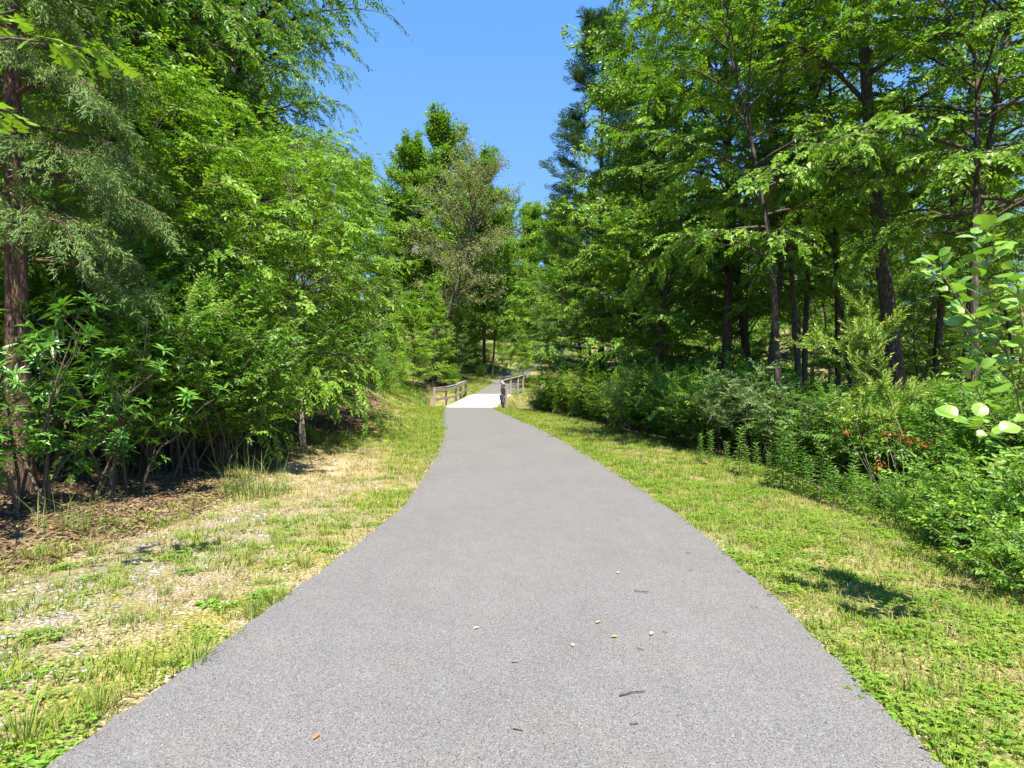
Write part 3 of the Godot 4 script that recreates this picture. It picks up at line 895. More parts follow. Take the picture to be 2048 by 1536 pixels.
func build_sapling() -> void:
	var base := G(2095, 3.0, 0.02)
	var o := thing("poplar_sapling", "young sapling with large glossy heart shaped leaves at the grass edge", "sapling", base)
	var stems := [
		[[2095, 1290, 3.0], [2062, 930, 3.0], [2034, 790, 3.0], [2004, 670, 3.02], [1972, 570, 3.05], [1976, 500, 3.05], [1972, 452, 3.05]],
		[[2010, 700, 3.02], [1960, 655, 2.95], [1918, 600, 2.9], [1884, 548, 2.9], [1866, 520, 2.9]],
		[[2030, 770, 3.0], [1990, 730, 3.1], [1950, 690, 3.15], [1925, 640, 3.2]],
		[[2034, 790, 3.0], [2046, 700, 2.9], [2040, 610, 2.85], [2030, 540, 2.85]],
		[[2050, 860, 3.0], [1992, 845, 2.95], [1945, 760, 2.95], [1950, 735, 2.95]],
		[[2062, 930, 3.0], [2010, 890, 2.85], [1960, 850, 2.8], [1925, 838, 2.8]]]
	var leaves := []
	for k in 6: leaves.append(big_leaf(900 + k, Color(0.13, 0.27, 0.04), Color(0.23, 0.40, 0.07)))
	var yel := big_leaf(911, Color(0.42, 0.42, 0.06), Color(0.48, 0.44, 0.08))
	rng.seed = 920
	var wood := Shape.new()
	for q in stems.size():
		var line := px_line(stems[q], base)
		wood.add(stem_from(line, 0.010 if q == 0 else 0.005, 0.003), Transform3D.IDENTITY, 1.0)
		var n: int = [46, 30, 24, 26, 18, 18][q]
		for i in n:
			var t := lerpf(0.38 if q == 0 else 0.12, 1.0, (i + 0.5) / n)
			var at: Array = along(line, t)
			var a := i * 2.4 + rr(-0.5, 0.5)
			var out: Vector3 = (Vector3(cos(a), rr(-0.25, 0.5), sin(a)) + at[1] * 0.5 + Vector3(-0.15, 0, 0.1)).normalized()
			var up := (Vector3.UP + jit(0.55) + Vector3(-0.2, 0, 0.3)).normalized()
			var z := out.cross(up).normalized()
			var l := rr(0.055, 0.10)
			part(o, "leaf", yel if i % 19 == 18 else leaves[rng.randi() % 6], Transform3D(Basis(out, z.cross(out), z).scaled(Vector3(l, l, l)), at[0] + out * (l * 0.5)))
	part(o, "stem", wood.mesh(mats.green_stem))

func build_myrtle() -> void:
	var base := G(1832, 7.4, 0.02)
	var o := thing("evergreen_sapling", "leaning yellow green evergreen sapling with upright leafy shoots in front of the dark wood", "sapling", base)
	var stems := [
		[[1832, 1000, 7.4], [1822, 925, 7.4], [1800, 860, 7.4], [1784, 815, 7.4], [1762, 745, 7.4], [1752, 690, 7.45], [1742, 640, 7.45], [1707, 602, 7.5]],
		[[1790, 828, 7.4], [1740, 760, 7.3], [1690, 722, 7.2], [1640, 700, 7.15], [1590, 688, 7.1]],
		[[1762, 745, 7.4], [1715, 715, 7.3], [1665, 692, 7.3], [1626, 680, 7.3]],
		[[1755, 700, 7.4], [1735, 670, 7.3], [1708, 672, 7.2]],
		[[1755, 700, 7.4], [1772, 670, 7.5], [1782, 648, 7.5]],
		[[1784, 815, 7.4], [1820, 795, 7.4], [1860, 800, 7.5]],
		[[1784, 815, 7.4], [1830, 780, 7.6], [1885, 772, 7.7]],
		[[1784, 815, 7.4], [1765, 775, 7.2], [1730, 790, 7.1]],
		[[1800, 860, 7.4], [1760, 830, 7.2], [1722, 822, 7.1]],
		[[1800, 860, 7.4], [1735, 838, 7.1], [1690, 832, 7.0]]]
	rng.seed = 930
	var wood := Shape.new()
	for q in stems.size():
		var line := px_line(stems[q], base)
		wood.add(stem_from(line, 0.022 if q == 0 else 0.009, 0.004), Transform3D.IDENTITY, 1.0)
		var n := 24 if q == 0 else 20
		for i in n:
			var t := lerpf(0.45 if q == 0 else 0.1, 1.0, (i + 0.5) / n)
			var at: Array = along(line, t)
			var out: Vector3 = (at[1] * 1.0 + jit(0.75) + Vector3(0, 0.35, 0.1)).normalized()
			if i == n - 1: out = at[1]
			var z := out.cross(Vector3(0.2, 0.3, 1).normalized()).normalized()
			var sz := rr(0.18, 0.32)
			part(o, "leafy_shoot", piece_mesh("myrtle", rng.randi() % 6), Transform3D(Basis(out, z.cross(out), z).scaled(Vector3(sz, sz, sz)), at[0]))
	part(o, "stem", wood.mesh(mats.green_stem))

func build_snag() -> void:
	var base := G(606, 11.9, 0.06)
	var o := thing("dead_tree", "bare pale broken trunk standing in the thicket above the dirt bank", "dead tree", base)
	var line := px_line([[606, 905, 11.9], [604, 860, 11.9], [598, 790, 11.9], [592, 740, 11.9], [590, 690, 11.9], [586, 600, 11.9]], base)
	var s := stem_from(line, 0.075, 0.04)
	part(o, "trunk", s.mesh(mats.pale_bark))
	var b := stem_from(PackedVector3Array([line[2], line[2] + Vector3(-0.15, 0.3, 0.05), line[2] + Vector3(-0.2, 0.7, 0.1)]), 0.025, 0.008)
	part(o, "broken_limb", b.mesh(mats.pale_bark))
	rng.seed = 940
	var vine := Shape.new()
	for i in 26:
		var at: Array = along(line, rr(0.35, 1.0))
		var a := rr(0, TAU)
		var dir := Vector3(cos(a), rr(-0.6, 0.2), sin(a)).normalized()
		vine.leaf(at[0] + dir * 0.12, dir, (Vector3.UP + jit(0.6)).normalized(), rr(0.08, 0.13), rr(0.07, 0.11), 0.1, 0.2, 1, Color(0.11, 0.24, 0.03).lerp(Color(0.2, 0.34, 0.04), rng.randf()))
	part(o, "vine", vine.mesh(mats.leaf))

func build_oak() -> void:
	# trunk stands outside the frame; two leafy branch ends reach into the picture
	var base := Vector3(-4.3, gy(-4.3, 0.4) - 0.05, -0.4)
	var o := thing("oak_tree", "oak with large lobed leaves on branches hanging beside the path", "tree", base)
	var w := Shape.new()
	w.add(stem_from(PackedVector3Array([Vector3.ZERO, Vector3(0.05, 2, 0), Vector3(-0.1, 4.5, 0.1), Vector3(-0.3, 8.0, 0.3)]), 0.16, 0.05), Transform3D.IDENTITY, 1.0)
	var lines := [
		px_line([[-900, 100, 2.0], [-300, 60, 2.6], [60, 70, 3.0], [150, 95, 3.1], [225, 110, 3.2]], base),
		px_line([[-900, 100, 2.0], [-200, 180, 2.6], [-30, 215, 2.9], [30, 225, 3.0]], base),
		px_line([[-300, 60, 2.6], [-60, 40, 2.9], [30, 20, 3.1]], base)]
	lines[0][0] = Vector3(-0.02, 2.6, 0); lines[1][0] = Vector3(0.02, 2.2, 0)
	var leaves := []
	for k in 5: leaves.append(oak_leaf(950 + k))
	rng.seed = 960
	for q in 3:
		w.add(stem_from(lines[q], 0.03 if q < 2 else 0.012, 0.004), Transform3D.IDENTITY, 1.0)
		var n: int = [16, 10, 8][q]
		for i in n:
			var at: Array = along(lines[q], lerpf(0.5, 1.0, (i + 0.5) / n))
			var a := i * 2.4
			var out: Vector3 = (at[1] * 0.7 + Vector3(cos(a), rr(-0.9, 0.1), sin(a)) * 0.9).normalized()
			var up := (Vector3.UP + jit(0.5)).normalized()
			var z := out.cross(up).normalized()
			var l := rr(0.10, 0.15)
			part(o, "leaf", leaves[rng.randi() % 5], Transform3D(Basis(out, z.cross(out), z).scaled(Vector3(l, l, l)), at[0] + out * 0.02))
	part(o, "trunk", w.mesh(mats.bark))

func build_weeds() -> void:
	rng.seed = 970
	var variants := []
	for k in 4:
		var w := Shape.new(); var f := Shape.new()
		var top := Vector3(rr(-0.08, 0.08), 1.0, rr(-0.08, 0.08))
		w.tube(PackedVector3Array([Vector3.ZERO, top * 0.5 + jit(0.02), top]), PackedFloat32Array([0.008, 0.006, 0.003]), 4, Color(1, 1, 1))
		var n := 46
		for i in n:
			var t := lerpf(0.15, 1.0, float(i) / n)
			var a := i * 2.4
			var e := lerpf(0.1, 0.9, t * t)
			var dir := Vector3(cos(a) * cos(e), sin(e), sin(a) * cos(e))
			f.leaf(top * t, dir, Vector3.UP, rr(0.15, 0.24) * lerpf(1.0, 0.6, t), 0.035, 0.2, 0.3, 0, Color(0.13, 0.28, 0.05).lerp(Color(0.24, 0.42, 0.09), rng.randf()))
		variants.append([w.mesh(mats.green_stem), f.mesh(mats.leaf)])
	var spots := [[1478, 9.6, 0.72], [1494, 9.2, 0.5], [1512, 9.0, 0.55], [1545, 8.4, 0.6], [1566, 8.2, 0.85], [1576, 8.0, 0.8], [1590, 7.9, 0.62], [1604, 7.8, 0.6], [1622, 7.6, 0.5], [1640, 7.3, 0.62], [1655, 7.1, 0.55], [1668, 7.0, 0.45], [1690, 6.8, 0.4], [1700, 6.7, 0.5], [1725, 6.5, 0.42], [1745, 6.2, 0.38], [1790, 5.8, 0.48], [1812, 5.7, 0.4], [1850, 5.4, 0.45], [1420, 10.8, 0.6], [1400, 11.2, 0.5], [1452, 10.2, 0.45], [1535, 8.6, 0.45], [1585, 8.3, 0.7], [1880, 5.3, 0.5], [1935, 4.9, 0.55], [1968, 4.6, 0.45], [1708, 6.9, 0.6], [1772, 6.1, 0.5], [1900, 4.9, 0.4], [1560, 8.5, 0.6], [1615, 7.9, 0.45]]
	for i in spots.size():
		var q = spots[i]
		var o := thing("tall_weed", "upright narrow leaved green weed growing where the right grass verge meets the dark wood", "weed", G(q[0], q[1]), rr(0, TAU), "weeds along the edge of the wood")
		o.scale = Vector3.ONE * q[2] * 1.15
		var vv = variants[i % 4]
		part(o, "stem", vv[0]); part(o, "foliage", vv[1])
	# dead stalks with rusty leaves
	var base := G(1795, 6.9)
	var dead := thing("dead_plant", "dead brush of bare grey stalks with rusty orange withered leaves", "dead plant", base)
	var sw := Shape.new(); var sf := Shape.new()
	for tip in [[1768, 868], [1742, 838], [1800, 872], [1775, 905], [1725, 910], [1820, 880], [1760, 930], [1690, 860], [1712, 845], [1850, 890], [1785, 850]]:
		var e := P(tip[0], tip[1], 6.9 + rr(-0.3, 0.2)) - base
		var foot := Vector3(rr(-0.1, 0.15), 0, rr(-0.1, 0.1))
		sw.add(stem_from(PackedVector3Array([foot, foot.lerp(e, 0.5) + jit(0.06), e]), 0.006, 0.0025), Transform3D.IDENTITY, 1.0)
		if tip[0] % 2 == 0 and tip[1] > 845:
			sf = Shape.new()
			for i in 16:
				var dir := (jit(1.0) + Vector3(0, -0.3, 0)).normalized()
				sf.leaf(e + jit(0.05), dir, jit(1.0).normalized(), rr(0.04, 0.075), 0.014, 0.2, 0.2, 0, Color(0.30, 0.09, 0.02).lerp(Color(0.46, 0.17, 0.05), rng.randf()))
			part(dead, "withered_leaf", sf.mesh(mats.dry_leaf))
	part(dead, "stalk", sw.mesh(mats.pale_bark))

func build_tufts() -> void:
	rng.seed = 980
	var low := []; var high := []
	for k in 4:
		var s := Shape.new()
		for i in 60:
			var az := rr(0, TAU); var q := sqrt(rng.randf()) * 0.07
			blade(s, Vector3(cos(az) * q, 0, sin(az) * q), az + rr(-0.5, 0.5), rr(0.1, 0.95), rr(0.10, 0.22), 0.005, Color(0.12, 0.22, 0.03).lerp(Color(0.30, 0.33, 0.08), rng.randf()))
		low.append(s.mesh(mats.grass_blade))
		s = Shape.new()
		for i in 64:
			var az := rr(0, TAU); var q := sqrt(rng.randf()) * 0.26
			blade(s, Vector3(cos(az) * q, 0, sin(az) * q), az + rr(-1.5, 1.5), rr(0.03, 1.0), 0.2 + 0.6 * pow(rng.randf(), 2.2), 0.007, Color(0.09, 0.19, 0.03).lerp(Color(0.22, 0.30, 0.07), rng.randf()))
		high.append(s.mesh(mats.grass_blade))
	var near := [[385, 2.72, 0.95], [548, 3.55, 0.85], [505, 3.35, 0.7], [612, 4.3, 0.8], [200, 2.35, 0.8], [45, 2.15, 0.95], [70, 4.4, 1.0], [115, 3.7, 0.6], [665, 4.9, 0.7], [330, 3.7, 0.6], [430, 3.6, 0.6], [560, 4.9, 0.7], [190, 4.5, 0.7], [690, 5.6, 0.8], [470, 3.0, 0.6], [250, 3.2, 0.6]]
	for i in near.size():
		var q = near[i]
		var m := solo("grass_tuft", low[i % 4], "small clump of yellowish green grass on the bare dirt verge", "grass tuft", Transform3D(Basis(Vector3.UP, rr(0, TAU)).scaled(Vector3.ONE * q[2]), G(q[0], q[1], 0.005)), "grass tufts on the dirt verge")
	var tall := [[505, 7.3, 1.25], [530, 7.5, 1.0], [478, 7.2, 0.9], [560, 7.6, 0.7], [130, 5.1, 0.75], [190, 5.2, 0.6], [640, 13.0, 0.9], [670, 13.6, 0.9], [620, 12.8, 0.8], [700, 15.0, 0.8]]
	for i in tall.size():
		var q = tall[i]
		solo("tall_grass", high[i % 4], "tall clump of long arching grass at the foot of the thicket", "grass tuft", Transform3D(Basis(Vector3.UP, rr(0, TAU)).scaled(Vector3.ONE * q[2]), G(q[0], q[1], 0.01)), "tall grass at the foot of the thicket")
	# low rosettes
	var ros := []
	for k in 3:
		var s := Shape.new()
		for i in 16:
			var a := i * 2.4
			var l := rr(0.05, 0.10)
			s.leaf(Vector3(cos(a), 0, sin(a)) * rr(0.0, 0.06) + Vector3(0, 0.012, 0), Vector3(cos(a), rr(0.1, 0.6), sin(a)).normalized(), Vector3.UP, l, l * 0.55, 0.15, 0.3, 1, Color(0.12, 0.26, 0.03).lerp(Color(0.21, 0.38, 0.05), rng.randf()))
		ros.append(s.mesh(mats.leaf))
	var rs := [[400, 2.55], [440, 3.45], [420, 3.5], [465, 3.5], [520, 3.65], [110, 2.02], [140, 2.1], [90, 2.0], [170, 2.05], [40, 2.0], [360, 4.4], [330, 4.5], [70, 2.6], [120, 4.2], [650, 4.75], [1800, 2.3], [1850, 2.5], [1760, 2.6], [1900, 2.25]]
	for i in rs.size():
		solo("leafy_weed", ros[i % 3], "low rosette of broad bright green leaves in the verge", "weed", Transform3D(Basis(Vector3.UP, rr(0, TAU)).scaled(Vector3.ONE * rr(0.4, 0.75)), G(rs[i][0], rs[i][1], 0.0)), "leaf rosettes in the verge")

func build_path_bits() -> void:
	rng.seed = 990
	var twigs := [[1283, 1183, 1], [1265, 1387, 1], [1281, 1298, 0], [1330, 1265, 0], [1376, 1105, 0], [1381, 1141, 0], [1030, 1325, 0], [1268, 1448, 0], [1557, 1190, 1], [1510, 1215, 0], [1580, 1222, 0], [1036, 1460, 0], [1008, 868, 1]]
	for q in twigs:
		var d: float = EYE * F / (q[1] - 768.0)
		for k in 6: d = (EYE - lut(PATH_Y, d) - 0.012) * F / (q[1] - 768.0)
		var l := (rr(0.045, 0.07) if q[2] else rr(0.012, 0.022))
		var s := Shape.new()
		s.tube(PackedVector3Array([Vector3(-l, 0, 0), Vector3(0, 0.002, rr(-0.006, 0.006)), Vector3(l, 0, 0)]) if q[2] else PackedVector3Array([Vector3(-l, 0, 0), Vector3(l, 0, 0)]), PackedFloat32Array([0.003, 0.0026, 0.002]) if q[2] else PackedFloat32Array([0.0024, 0.0016]), 5, Color(1, 1, 1))
		var p := P(q[0], q[1], d)
		p.y = lut(PATH_Y, d) + 0.014
		solo("fallen_twig", s.mesh(mats.bark), "longer dark twig lying on the asphalt" if q[2] else "tiny dark bit of twig lying on the asphalt", "twig", Transform3D(Basis(Vector3.UP, rr(-0.6, 0.6)), p), "twigs on the path")
	var bits := [[1236, 1146, 0], [1446, 1100, 0], [952, 1257, 0], [1230, 1274, 1], [1196, 1245, 1], [632, 1475, 2], [1303, 1268, 0], [1145, 1290, 0]]
	for q in bits:
		var d: float = EYE * F / (q[1] - 768.0)
		for k in 6: d = (EYE - lut(PATH_Y, d) - 0.012) * F / (q[1] - 768.0)
		var s := Shape.new()
		var c: Color = [Color(0.62, 0.56, 0.34), Color(0.45, 0.32, 0.12), Color(0.40, 0.20, 0.08)][q[2]]
		s.leaf(Vector3(-0.02, 0, 0), Vector3.RIGHT, Vector3.UP, rr(0.03, 0.045), 0.02, 0.2, -0.05, 1, c)
		var p := P(q[0], q[1], d)
		p.y = lut(PATH_Y, d) + 0.016
		solo("fallen_leaf", s.mesh(mats.dry_leaf), ["small pale dry leaf lying on the asphalt", "small tan dry leaf lying on the asphalt", "small rust coloured leaf lying on the asphalt"][q[2]], "leaf", Transform3D(Basis(Vector3.UP, rr(0, TAU)), p), "fallen leaves on the path")

# ------------------------------------------------------------------ the wood
func build_wood() -> void:
	rng.seed = 1000
	# ---- left side, from the camera outward
	plant("cedar", "cedar_tree", "dark feathery evergreen cedar with a reddish shredding trunk above the laurel", "tree", G(36, 6.2, 0.1), 0.4, 1.0)
	plant("laurel", "laurel_shrub", "laurel shrub with star shaped whorls of long leaves in front of the cedar", "shrub", G(75, 5.6), 0.3, 0.95)
	plant("laurel", "laurel_shrub", "laurel shrub with star shaped whorls of long leaves beside the leaf litter hollow", "shrub", G(225, 6.6), 2.1, 0.9)
	plant("laurel", "laurel_shrub", "laurel shrub with whorled leaves reaching above its neighbours under the cedar branches", "shrub", G(120, 7.6), 4.0, 1.25)
	plant("laurel", "laurel_shrub", "low laurel shrub at the left end of the dirt verge", "shrub", G(-60, 5.0), 1.0, 0.8)
	plant("arching", "understory_tree", "small tree with bright arching leafy sprays reaching over the dirt bank", "tree", G(560, 13.0, 0.1), 0.9, 1.12)
	plant("arching", "understory_tree", "small arching tree with yellow green leaf sprays behind the bare broken trunk", "tree", G(600, 15.5, 0.1), 2.6, 1.25)
	plant("arching", "understory_tree", "small leafy tree with light green sprays above the laurel shrubs", "tree", G(330, 10.0, 0.1), 4.2, 1.05)
	plant("arching", "understory_tree", "small leafy tree at the heart of the left thicket", "tree", G(450, 11.0, 0.1), 5.5, 0.95)
	plant("arching", "understory_tree", "small leafy tree overhanging the fallen leaves", "tree", G(180, 9.0, 0.1), 1.7, 1.1)
	for q in [[290, 7.9, 0.95], [375, 8.3, 1.05], [455, 8.8, 0.9], [440, 9.4, 0.85], [540, 13.8, 0.95], [640, 16.5, 0.9], [405, 10.8, 1.3], [350, 9.6, 1.35], [240, 9.2, 1.3], [150, 8.8, 1.2], [60, 8.4, 1.2], [-40, 7.5, 1.2]]:
		plant("thicket", "thicket_shrub", "dense small leaved shrub in the thicket behind the leaf litter", "shrub", G(q[0], q[1]), rr(0, TAU), q[2], "shrubs of the left thicket")
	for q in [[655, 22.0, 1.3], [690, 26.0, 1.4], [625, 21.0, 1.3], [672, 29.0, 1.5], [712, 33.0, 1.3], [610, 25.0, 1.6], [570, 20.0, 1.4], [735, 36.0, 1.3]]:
		plant("shaded_bush", "broadleaf_shrub", "dark green shaded shrub at the top of the left bank", "shrub", G(q[0], q[1]), rr(0, TAU), q[2], "shaded shrubs on the left bank")
	plant("elm", "elm_tree", "tall tree with drooping sprays of small leaves hanging into the sky gap", "tree", G(452, 20.5, 0.1), 0.6, 1.0)
	plant("elm", "elm_tree", "tall drooping tree rising behind the arching small trees", "tree", G(250, 16.0, 0.1), 3.1, 0.95)
	plant("elm", "elm_tree", "tall drooping tree closing the canopy behind the two other drooping trees", "tree", G(330, 25.0, 0.1), 1.9, 1.05)
	plant("elm", "elm_tree", "tall drooping tree furthest up the left bank", "tree", G(505, 32.0, 0.1), 5.0, 1.1)
	plant("elm", "elm_tree", "tall drooping tree rising behind the red barked cedar", "tree", G(90, 13.0, 0.1), 4.4, 0.9)
	plant("understory_a", "understory_tree", "bright leafed understory tree on the left bank with a straight dark trunk", "tree", G(640, 26.0, 0.1), 1.2, 1.05)
	# ---- beyond the left railing
	plant("spire", "young_tree", "bright yellow green young tree right behind the grey railing", "tree", G(866, 53.0, 0.1), 0.0, 1.5)
	plant("spire", "young_tree", "fresh green young tree beside the brightest young tree behind the grey railing", "tree", G(826, 50.0, 0.1), 1.6, 1.4)
	plant("spire", "young_tree", "olive tinged young tree where the left bank meets the creek", "tree", G(784, 46.0, 0.1), 2.6, 1.3)
	plant("pale_spire", "young_tree", "blue green young tree at the foot of the tall trees beyond the bridge", "tree", G(920, 60.0, 0.1), 0.5, 0.85)
	plant("pale_spire", "young_tree", "greyish green young tree above the yellow green young trees", "tree", G(770, 55.0, 0.1), 2.5, 1.2)
	for q in [[760, 38.0, 1.3], [790, 42.0, 1.3], [815, 44.0, 1.0], [845, 47.0, 1.0], [890, 55.0, 1.2], [905, 56.0, 1.0], [935, 66.0, 1.3], [750, 43.0, 1.6], [955, 72.0, 1.4], [975, 78.0, 1.4], [962, 64.0, 0.8], [985, 70.0, 1.0], [1005, 78.0, 1.2], [1022, 84.0, 1.4], [1000, 90.0, 2.0], [1040, 96.0, 2.0], [940, 82.0, 2.2], [900, 66.0, 1.8], [870, 62.0, 1.8], [840, 58.0, 1.6], [800, 54.0, 1.6], [765, 50.0, 1.8], [1070, 100.0, 2.4], [1100, 90.0, 2.4]]:
		plant("bright_bush", "bright_shrub", "bright green bush growing beyond the left bank and the grey railing", "shrub", G(q[0], q[1]), rr(0, TAU), q[2], "bright bushes beyond the bridge")
	# ---- the tall trees closing the view
	plant("round_far", "tall_tree", "tallest broadleaf tree rising into the sky at the end of the path", "tree", G(890, 74.0, 0.2), 0.3, 1.28)
	plant("round_far", "tall_tree", "tall rounded tree left of the tallest tree beyond the bridge", "tree", G(825, 72.0, 0.2), 1.9, 1.1)
	plant("dying", "sparse_tree", "sparse grey olive tree with a leaning dark trunk and bare twigs", "tree", G(866, 57.0, 0.2), 0.0, 1.02)
	plant("round_far", "tall_tree", "tall tree with reddish tinged outer leaves and twin dark trunks beyond the bridge", "tree", G(968, 66.0, 0.2), 2.4, 1.02)
	plant("slender", "slender_tree", "slim dark trunked tree standing beside the twin trunked tree beyond the bridge", "tree", G(985, 64.0, 0.2), 1.0, 1.15)
	plant("round_far", "tall_tree", "lower broad tree above the far bend of the path", "tree", G(1060, 92.0, 0.2), 4.4, 1.0)
	plant("round_far", "tall_tree", "distant tree filling the gap beside the dark conifer", "tree", G(1115, 82.0, 0.2), 3.3, 0.95)
	plant("round_far", "tall_tree", "distant leafy tree behind the sparse grey olive tree", "tree", G(930, 88.0, 0.2), 5.2, 1.1)
	plant("understory_a", "understory_tree", "yellow tipped understory tree beside the uphill bend of the path", "tree", G(1085, 60.0, 0.1), 3.6, 1.2)
	plant("pale_spire", "young_tree", "pale grey green sapling leaning over the dark railing", "tree", G(1100, 46.0, 0.1), 1.4, 0.95)
	plant("spire", "young_tree", "yellow green sapling between the railing and the uphill path", "tree", G(1046, 56.0, 0.1), 0.4, 0.9)
	for q in [[800, 78], [850, 84], [905, 80], [945, 92], [990, 98], [1035, 108], [1090, 98], [1130, 92], [760, 70], [1075, 74], [1120, 70], [860, 96], [1010, 116], [920, 106]]:
		plant("understory_a", "hillside_tree", "low rounded tree filling the hillside under the tall trees beyond the bridge", "tree", G(q[0], q[1], 0.2), rr(0, TAU), rr(0.95, 1.3), "low trees on the hillside")
	# ---- right side
	plant("conifer", "conifer_tree", "dark conifer with level feathery boughs reaching into the sky gap", "tree", G(1203, 34.5, 0.2), 0.2, 1.0)
	plant("tall_b", "tall_tree", "tall tree with pale sunlit leaves in front of the dark conifer", "tree", G(1268, 29.0, 0.2), 0.7, 0.9)
	plant("tall_b", "tall_tree", "tall sunlit tree beside the conifer with a straight grey trunk", "tree", G(1318, 25.0, 0.2), 2.2, 0.98)
	plant("near_tall", "tall_tree", "tall tree with the thick straight dark trunk in the sunlit right wood", "tree", G(1445, 20.0, 0.2), 4.0, 1.0)
	plant("slender", "slender_tree", "slender tree leaning to one side with a curved dark trunk behind the pale shrub", "tree", G(1524, 17.0, 0.15), 0.0, 0.95)
	plant("slender", "slender_tree", "slim upright tree between the leaning tree and the thick rough trunk", "tree", G(1612, 16.0, 0.15), 2.0, 0.9)
	plant("near_tall", "tall_tree", "tall tree with a thick rough lit trunk behind the leaning sapling", "tree", G(1814, 13.5, 0.15), 0.0, 1.0)
	plant("slender", "slender_tree", "slim dark trunked tree deep in the right wood behind the sapling", "tree", G(1672, 19.0, 0.15), 4.4, 1.0)
	plant("slender", "slender_tree", "slim tree with a pale dappled trunk behind the thick rough trunk", "tree", G(1850, 18.0, 0.15), 5.2, 1.1)
	plant("high_under", "understory_tree", "layered understory tree with drooping sunlit branch ends over the right verge", "tree", G(1560, 12.5, 0.1), 3.6, 0.95)
	plant("understory_a", "understory_tree", "understory tree with fresh leaves beside the conifer trunk", "tree", G(1300, 22.0, 0.1), 0.5, 1.0)
	plant("high_under", "understory_tree", "understory tree spreading above the large leaved sapling", "tree", G(1960, 10.0, 0.1), 1.5, 1.0)
	plant("understory_b", "understory_tree", "small tree at the corner of the right wood near the bridge", "tree", G(1170, 30.0, 0.1), 4.7, 1.2)
	for q in [[1100, 33.0, 1.3], [1130, 29.0, 1.3], [1165, 25.5, 1.2], [1200, 22.5, 1.1], [1235, 20.0, 1.0], [1180, 27.0, 1.5]]:
		plant("bright_bush", "bright_shrub", "sunlit green bush at the edge of the right wood near the bridge", "shrub", G(q[0], q[1]), rr(0, TAU), q[2], "bushes along the right verge")
	for q in [[1245, 17.5, 0.85], [1490, 11.5, 0.92], [1540, 11.2, 0.75], [1430, 12.8, 0.8], [1650, 11.0, 0.8]]:
		plant("olive_bush", "pale_shrub", "pale silvery green shrub with thin bare lower stems at the edge of the right wood", "shrub", G(q[0], q[1]), rr(0, TAU), q[2], "pale shrubs on the right")
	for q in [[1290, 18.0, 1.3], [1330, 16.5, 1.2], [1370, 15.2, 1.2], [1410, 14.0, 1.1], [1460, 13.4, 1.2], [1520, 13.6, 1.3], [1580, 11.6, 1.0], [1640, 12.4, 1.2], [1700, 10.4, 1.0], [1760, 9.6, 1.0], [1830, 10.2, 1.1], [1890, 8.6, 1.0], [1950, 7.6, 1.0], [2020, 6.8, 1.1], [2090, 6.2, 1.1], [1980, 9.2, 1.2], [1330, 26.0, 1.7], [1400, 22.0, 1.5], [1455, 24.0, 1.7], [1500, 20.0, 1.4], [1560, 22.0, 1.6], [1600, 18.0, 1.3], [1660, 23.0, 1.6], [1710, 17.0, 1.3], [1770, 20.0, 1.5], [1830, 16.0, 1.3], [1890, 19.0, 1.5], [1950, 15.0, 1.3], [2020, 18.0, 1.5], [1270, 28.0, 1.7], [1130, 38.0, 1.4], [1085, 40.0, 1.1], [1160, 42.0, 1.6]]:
		plant("shaded_bush", "broadleaf_shrub", "dark shaded shrub under the trees of the right wood", "shrub", G(q[0], q[1]), rr(0, TAU), q[2] * 0.78, "shaded undergrowth on the right")
	for q in [[1905, 5.1, 0.9], [1955, 4.7, 0.75], [1995, 5.0, 1.3], [2030, 4.2, 0.95], [2050, 4.8, 1.5], [1865, 5.9, 0.8], [1822, 6.6, 0.7], [2075, 3.8, 0.9], [1755, 7.2, 0.7], [1690, 8.0, 0.6], [2000, 6.0, 1.6], [1925, 6.3, 1.1]]:
		plant("leafy", "leafy_plant", "low leafy green plant with oval leaves crowding the end of the right verge", "plant", G(q[0], q[1]), rr(0, TAU), q[2] * 0.72, "leafy plants by the right verge")
	# ---- the depth of the wood on both sides and behind
	var kinds := ["tall_a", "tall_b", "slender", "tall_b"]
	for side in [-1.0, 1.0]:
		var d := 12.0
		while d < 70.0:
			var x := 8.0 if side > 0.0 else maxf(10.0, 0.34 * d + 6.0)
			if side > 0.0: x = maxf(8.5, 0.13 * d + 6.0)
			var lim := 0.95 * d + 6.0
			while x < minf(lim, 46.0):
				var xx: float = side * (x + rr(-1.2, 1.2)); var dd := d + rr(-1.8, 1.8)
				var k: String = (["near_tall", "slender", "slender"][rng.randi() % 3] if side > 0.0 and d < 40.0 else kinds[rng.randi() % 4])
				plant(k, "forest_tree", {"slender": "slim trunked forest tree", "near_tall": "thick trunked high crowned forest tree", "tall_a": "high crowned broadleaf forest tree", "tall_b": "forest tree leafy down to the ground"}[k] + (" deep inside the wood left of the path" if side < 0.0 else " deep inside the wood right of the path"), "tree", Vector3(xx, gy(xx, dd) - 0.15, -dd), rr(0, TAU), rr(0.75, 1.05), k.replace("_", " ") + (" trees deep in the left wood" if side < 0.0 else " trees deep in the right wood"))
				if rng.randf() < 0.85 and (side < 0.0 or d > 14.0):
					var x2: float = xx + rr(-2.5, 2.5) ; var d2 := dd + rr(1.0, 3.0)
					plant("understory_a" if rng.randf() < 0.5 else "understory_b", "undergrowth_tree", "small shaded understory tree inside the wood left of the path" if side < 0.0 else "small shaded understory tree inside the wood right of the path", "tree", Vector3(x2, gy(x2, d2) - 0.1, -d2), rr(0, TAU), rr(0.7, 1.1), "understory of the left wood" if side < 0.0 else "understory of the right wood")
				x += 4.6 + d * 0.05
			d += 5.0 + d * 0.06
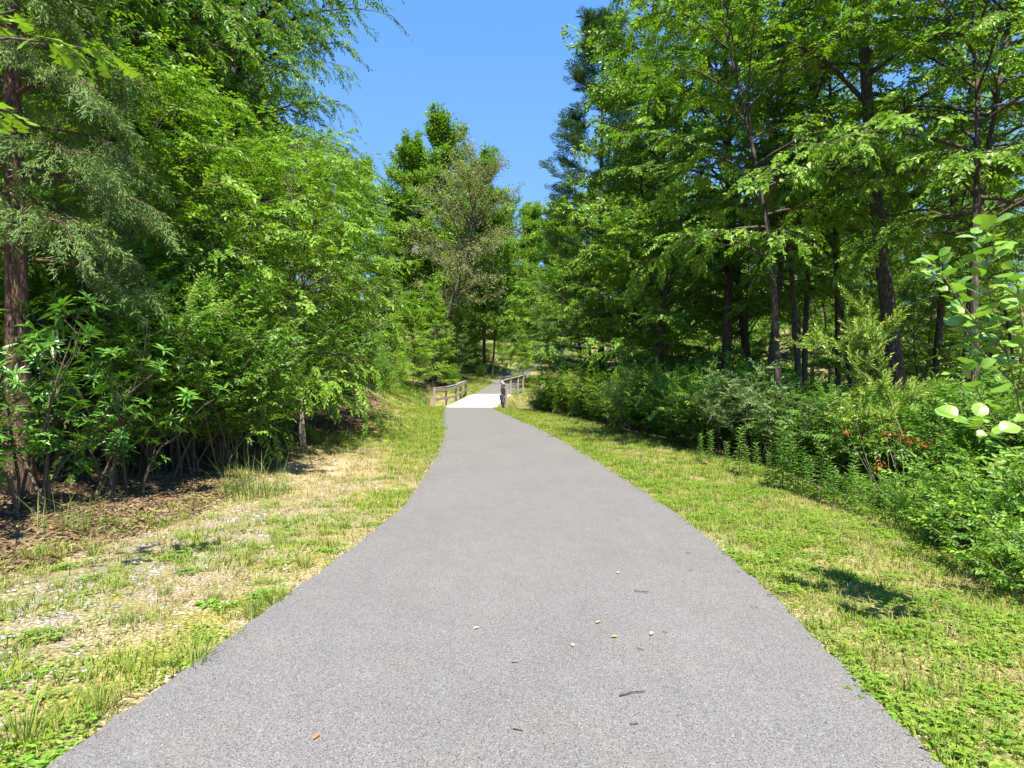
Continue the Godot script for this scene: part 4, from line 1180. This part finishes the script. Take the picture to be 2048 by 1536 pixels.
	for q in [[-300, 60], [-60, 70], [120, 78], [300, 66], [430, 82], [540, 72], [640, 86], [720, 78], [1180, 74], [1260, 66], [1330, 84], [1420, 72], [1540, 80], [1660, 70], [1800, 82], [1960, 74], [2150, 80], [1010, 108], [1150, 106], [800, 104], [680, 112], [560, 104], [900, 124], [980, 128], [1060, 124], [1120, 120], [850, 118]]:
		plant("round_far", "far_tree", "distant broadleaf tree on the hillside beyond the bridge", "tree", G(q[0], q[1], 0.2), rr(0, TAU), rr(0.9, 1.1), "far trees on the hillside")

func _ready() -> void:
	# ---- camera, sky, sun, exposure
	var cam := Camera3D.new()
	cam.name = "camera"
	cam.fov = rad_to_deg(2.0 * atan(768.0 / F))
	cam.position = Vector3(0, EYE, 0)
	cam.near = 0.05
	cam.far = 800.0
	cam.current = true
	add_child(cam)
	var sky_mat := ProceduralSkyMaterial.new()
	sky_mat.sky_top_color = lin(0.046, 0.138, 0.38)
	sky_mat.sky_horizon_color = lin(0.165, 0.295, 0.46)
	sky_mat.sky_curve = 0.22
	sky_mat.ground_bottom_color = lin(0.05, 0.07, 0.03)
	sky_mat.ground_horizon_color = lin(0.12, 0.15, 0.08)
	sky_mat.sun_angle_max = 1.0
	var sky := Sky.new()
	sky.sky_material = sky_mat
	var env := Environment.new()
	env.background_mode = Environment.BG_SKY
	env.sky = sky
	env.tonemap_mode = Environment.TONE_MAPPER_LINEAR
	env.tonemap_exposure = 2.95
	env.sdfgi_enabled = true
	env.ssao_enabled = true
	env.ssil_enabled = true
	var we := WorldEnvironment.new()
	we.name = "environment"
	we.environment = env
	add_child(we)
	var sun := DirectionalLight3D.new()
	sun.name = "sun"
	sun.light_energy = 1.6
	sun.light_color = Color(1.0, 0.965, 0.90)
	sun.light_angular_distance = 0.53
	sun.shadow_enabled = true
	add_child(sun)
	sun.look_at_from_position(Vector3(0.09, 0.88, 0.46), Vector3.ZERO, Vector3(0, 0, 1))
	# ---- noise shared by ground and path
	bumps.seed = 5; bumps.frequency = 0.55
	patch.seed = 9; patch.frequency = 0.6; patch.fractal_octaves = 3
	make_materials()
	make_sprays()
	make_protos()
	# ---- large structure
	build_ground()
	path_sheet("path", -3.0, 37.54)
	path_sheet("path", 50.01, 150.0)
	build_bridge()
	# ---- trees, shrubs
	build_wood()
	build_snag()
	build_oak()
	build_sapling()
	build_myrtle()
	build_weeds()
	# ---- small things
	build_turf()
	build_litter()
	build_tufts()
	build_path_bits()
	var total := 0
	for k in protos: total += protos[k].tris
	print("crown triangles ", total)
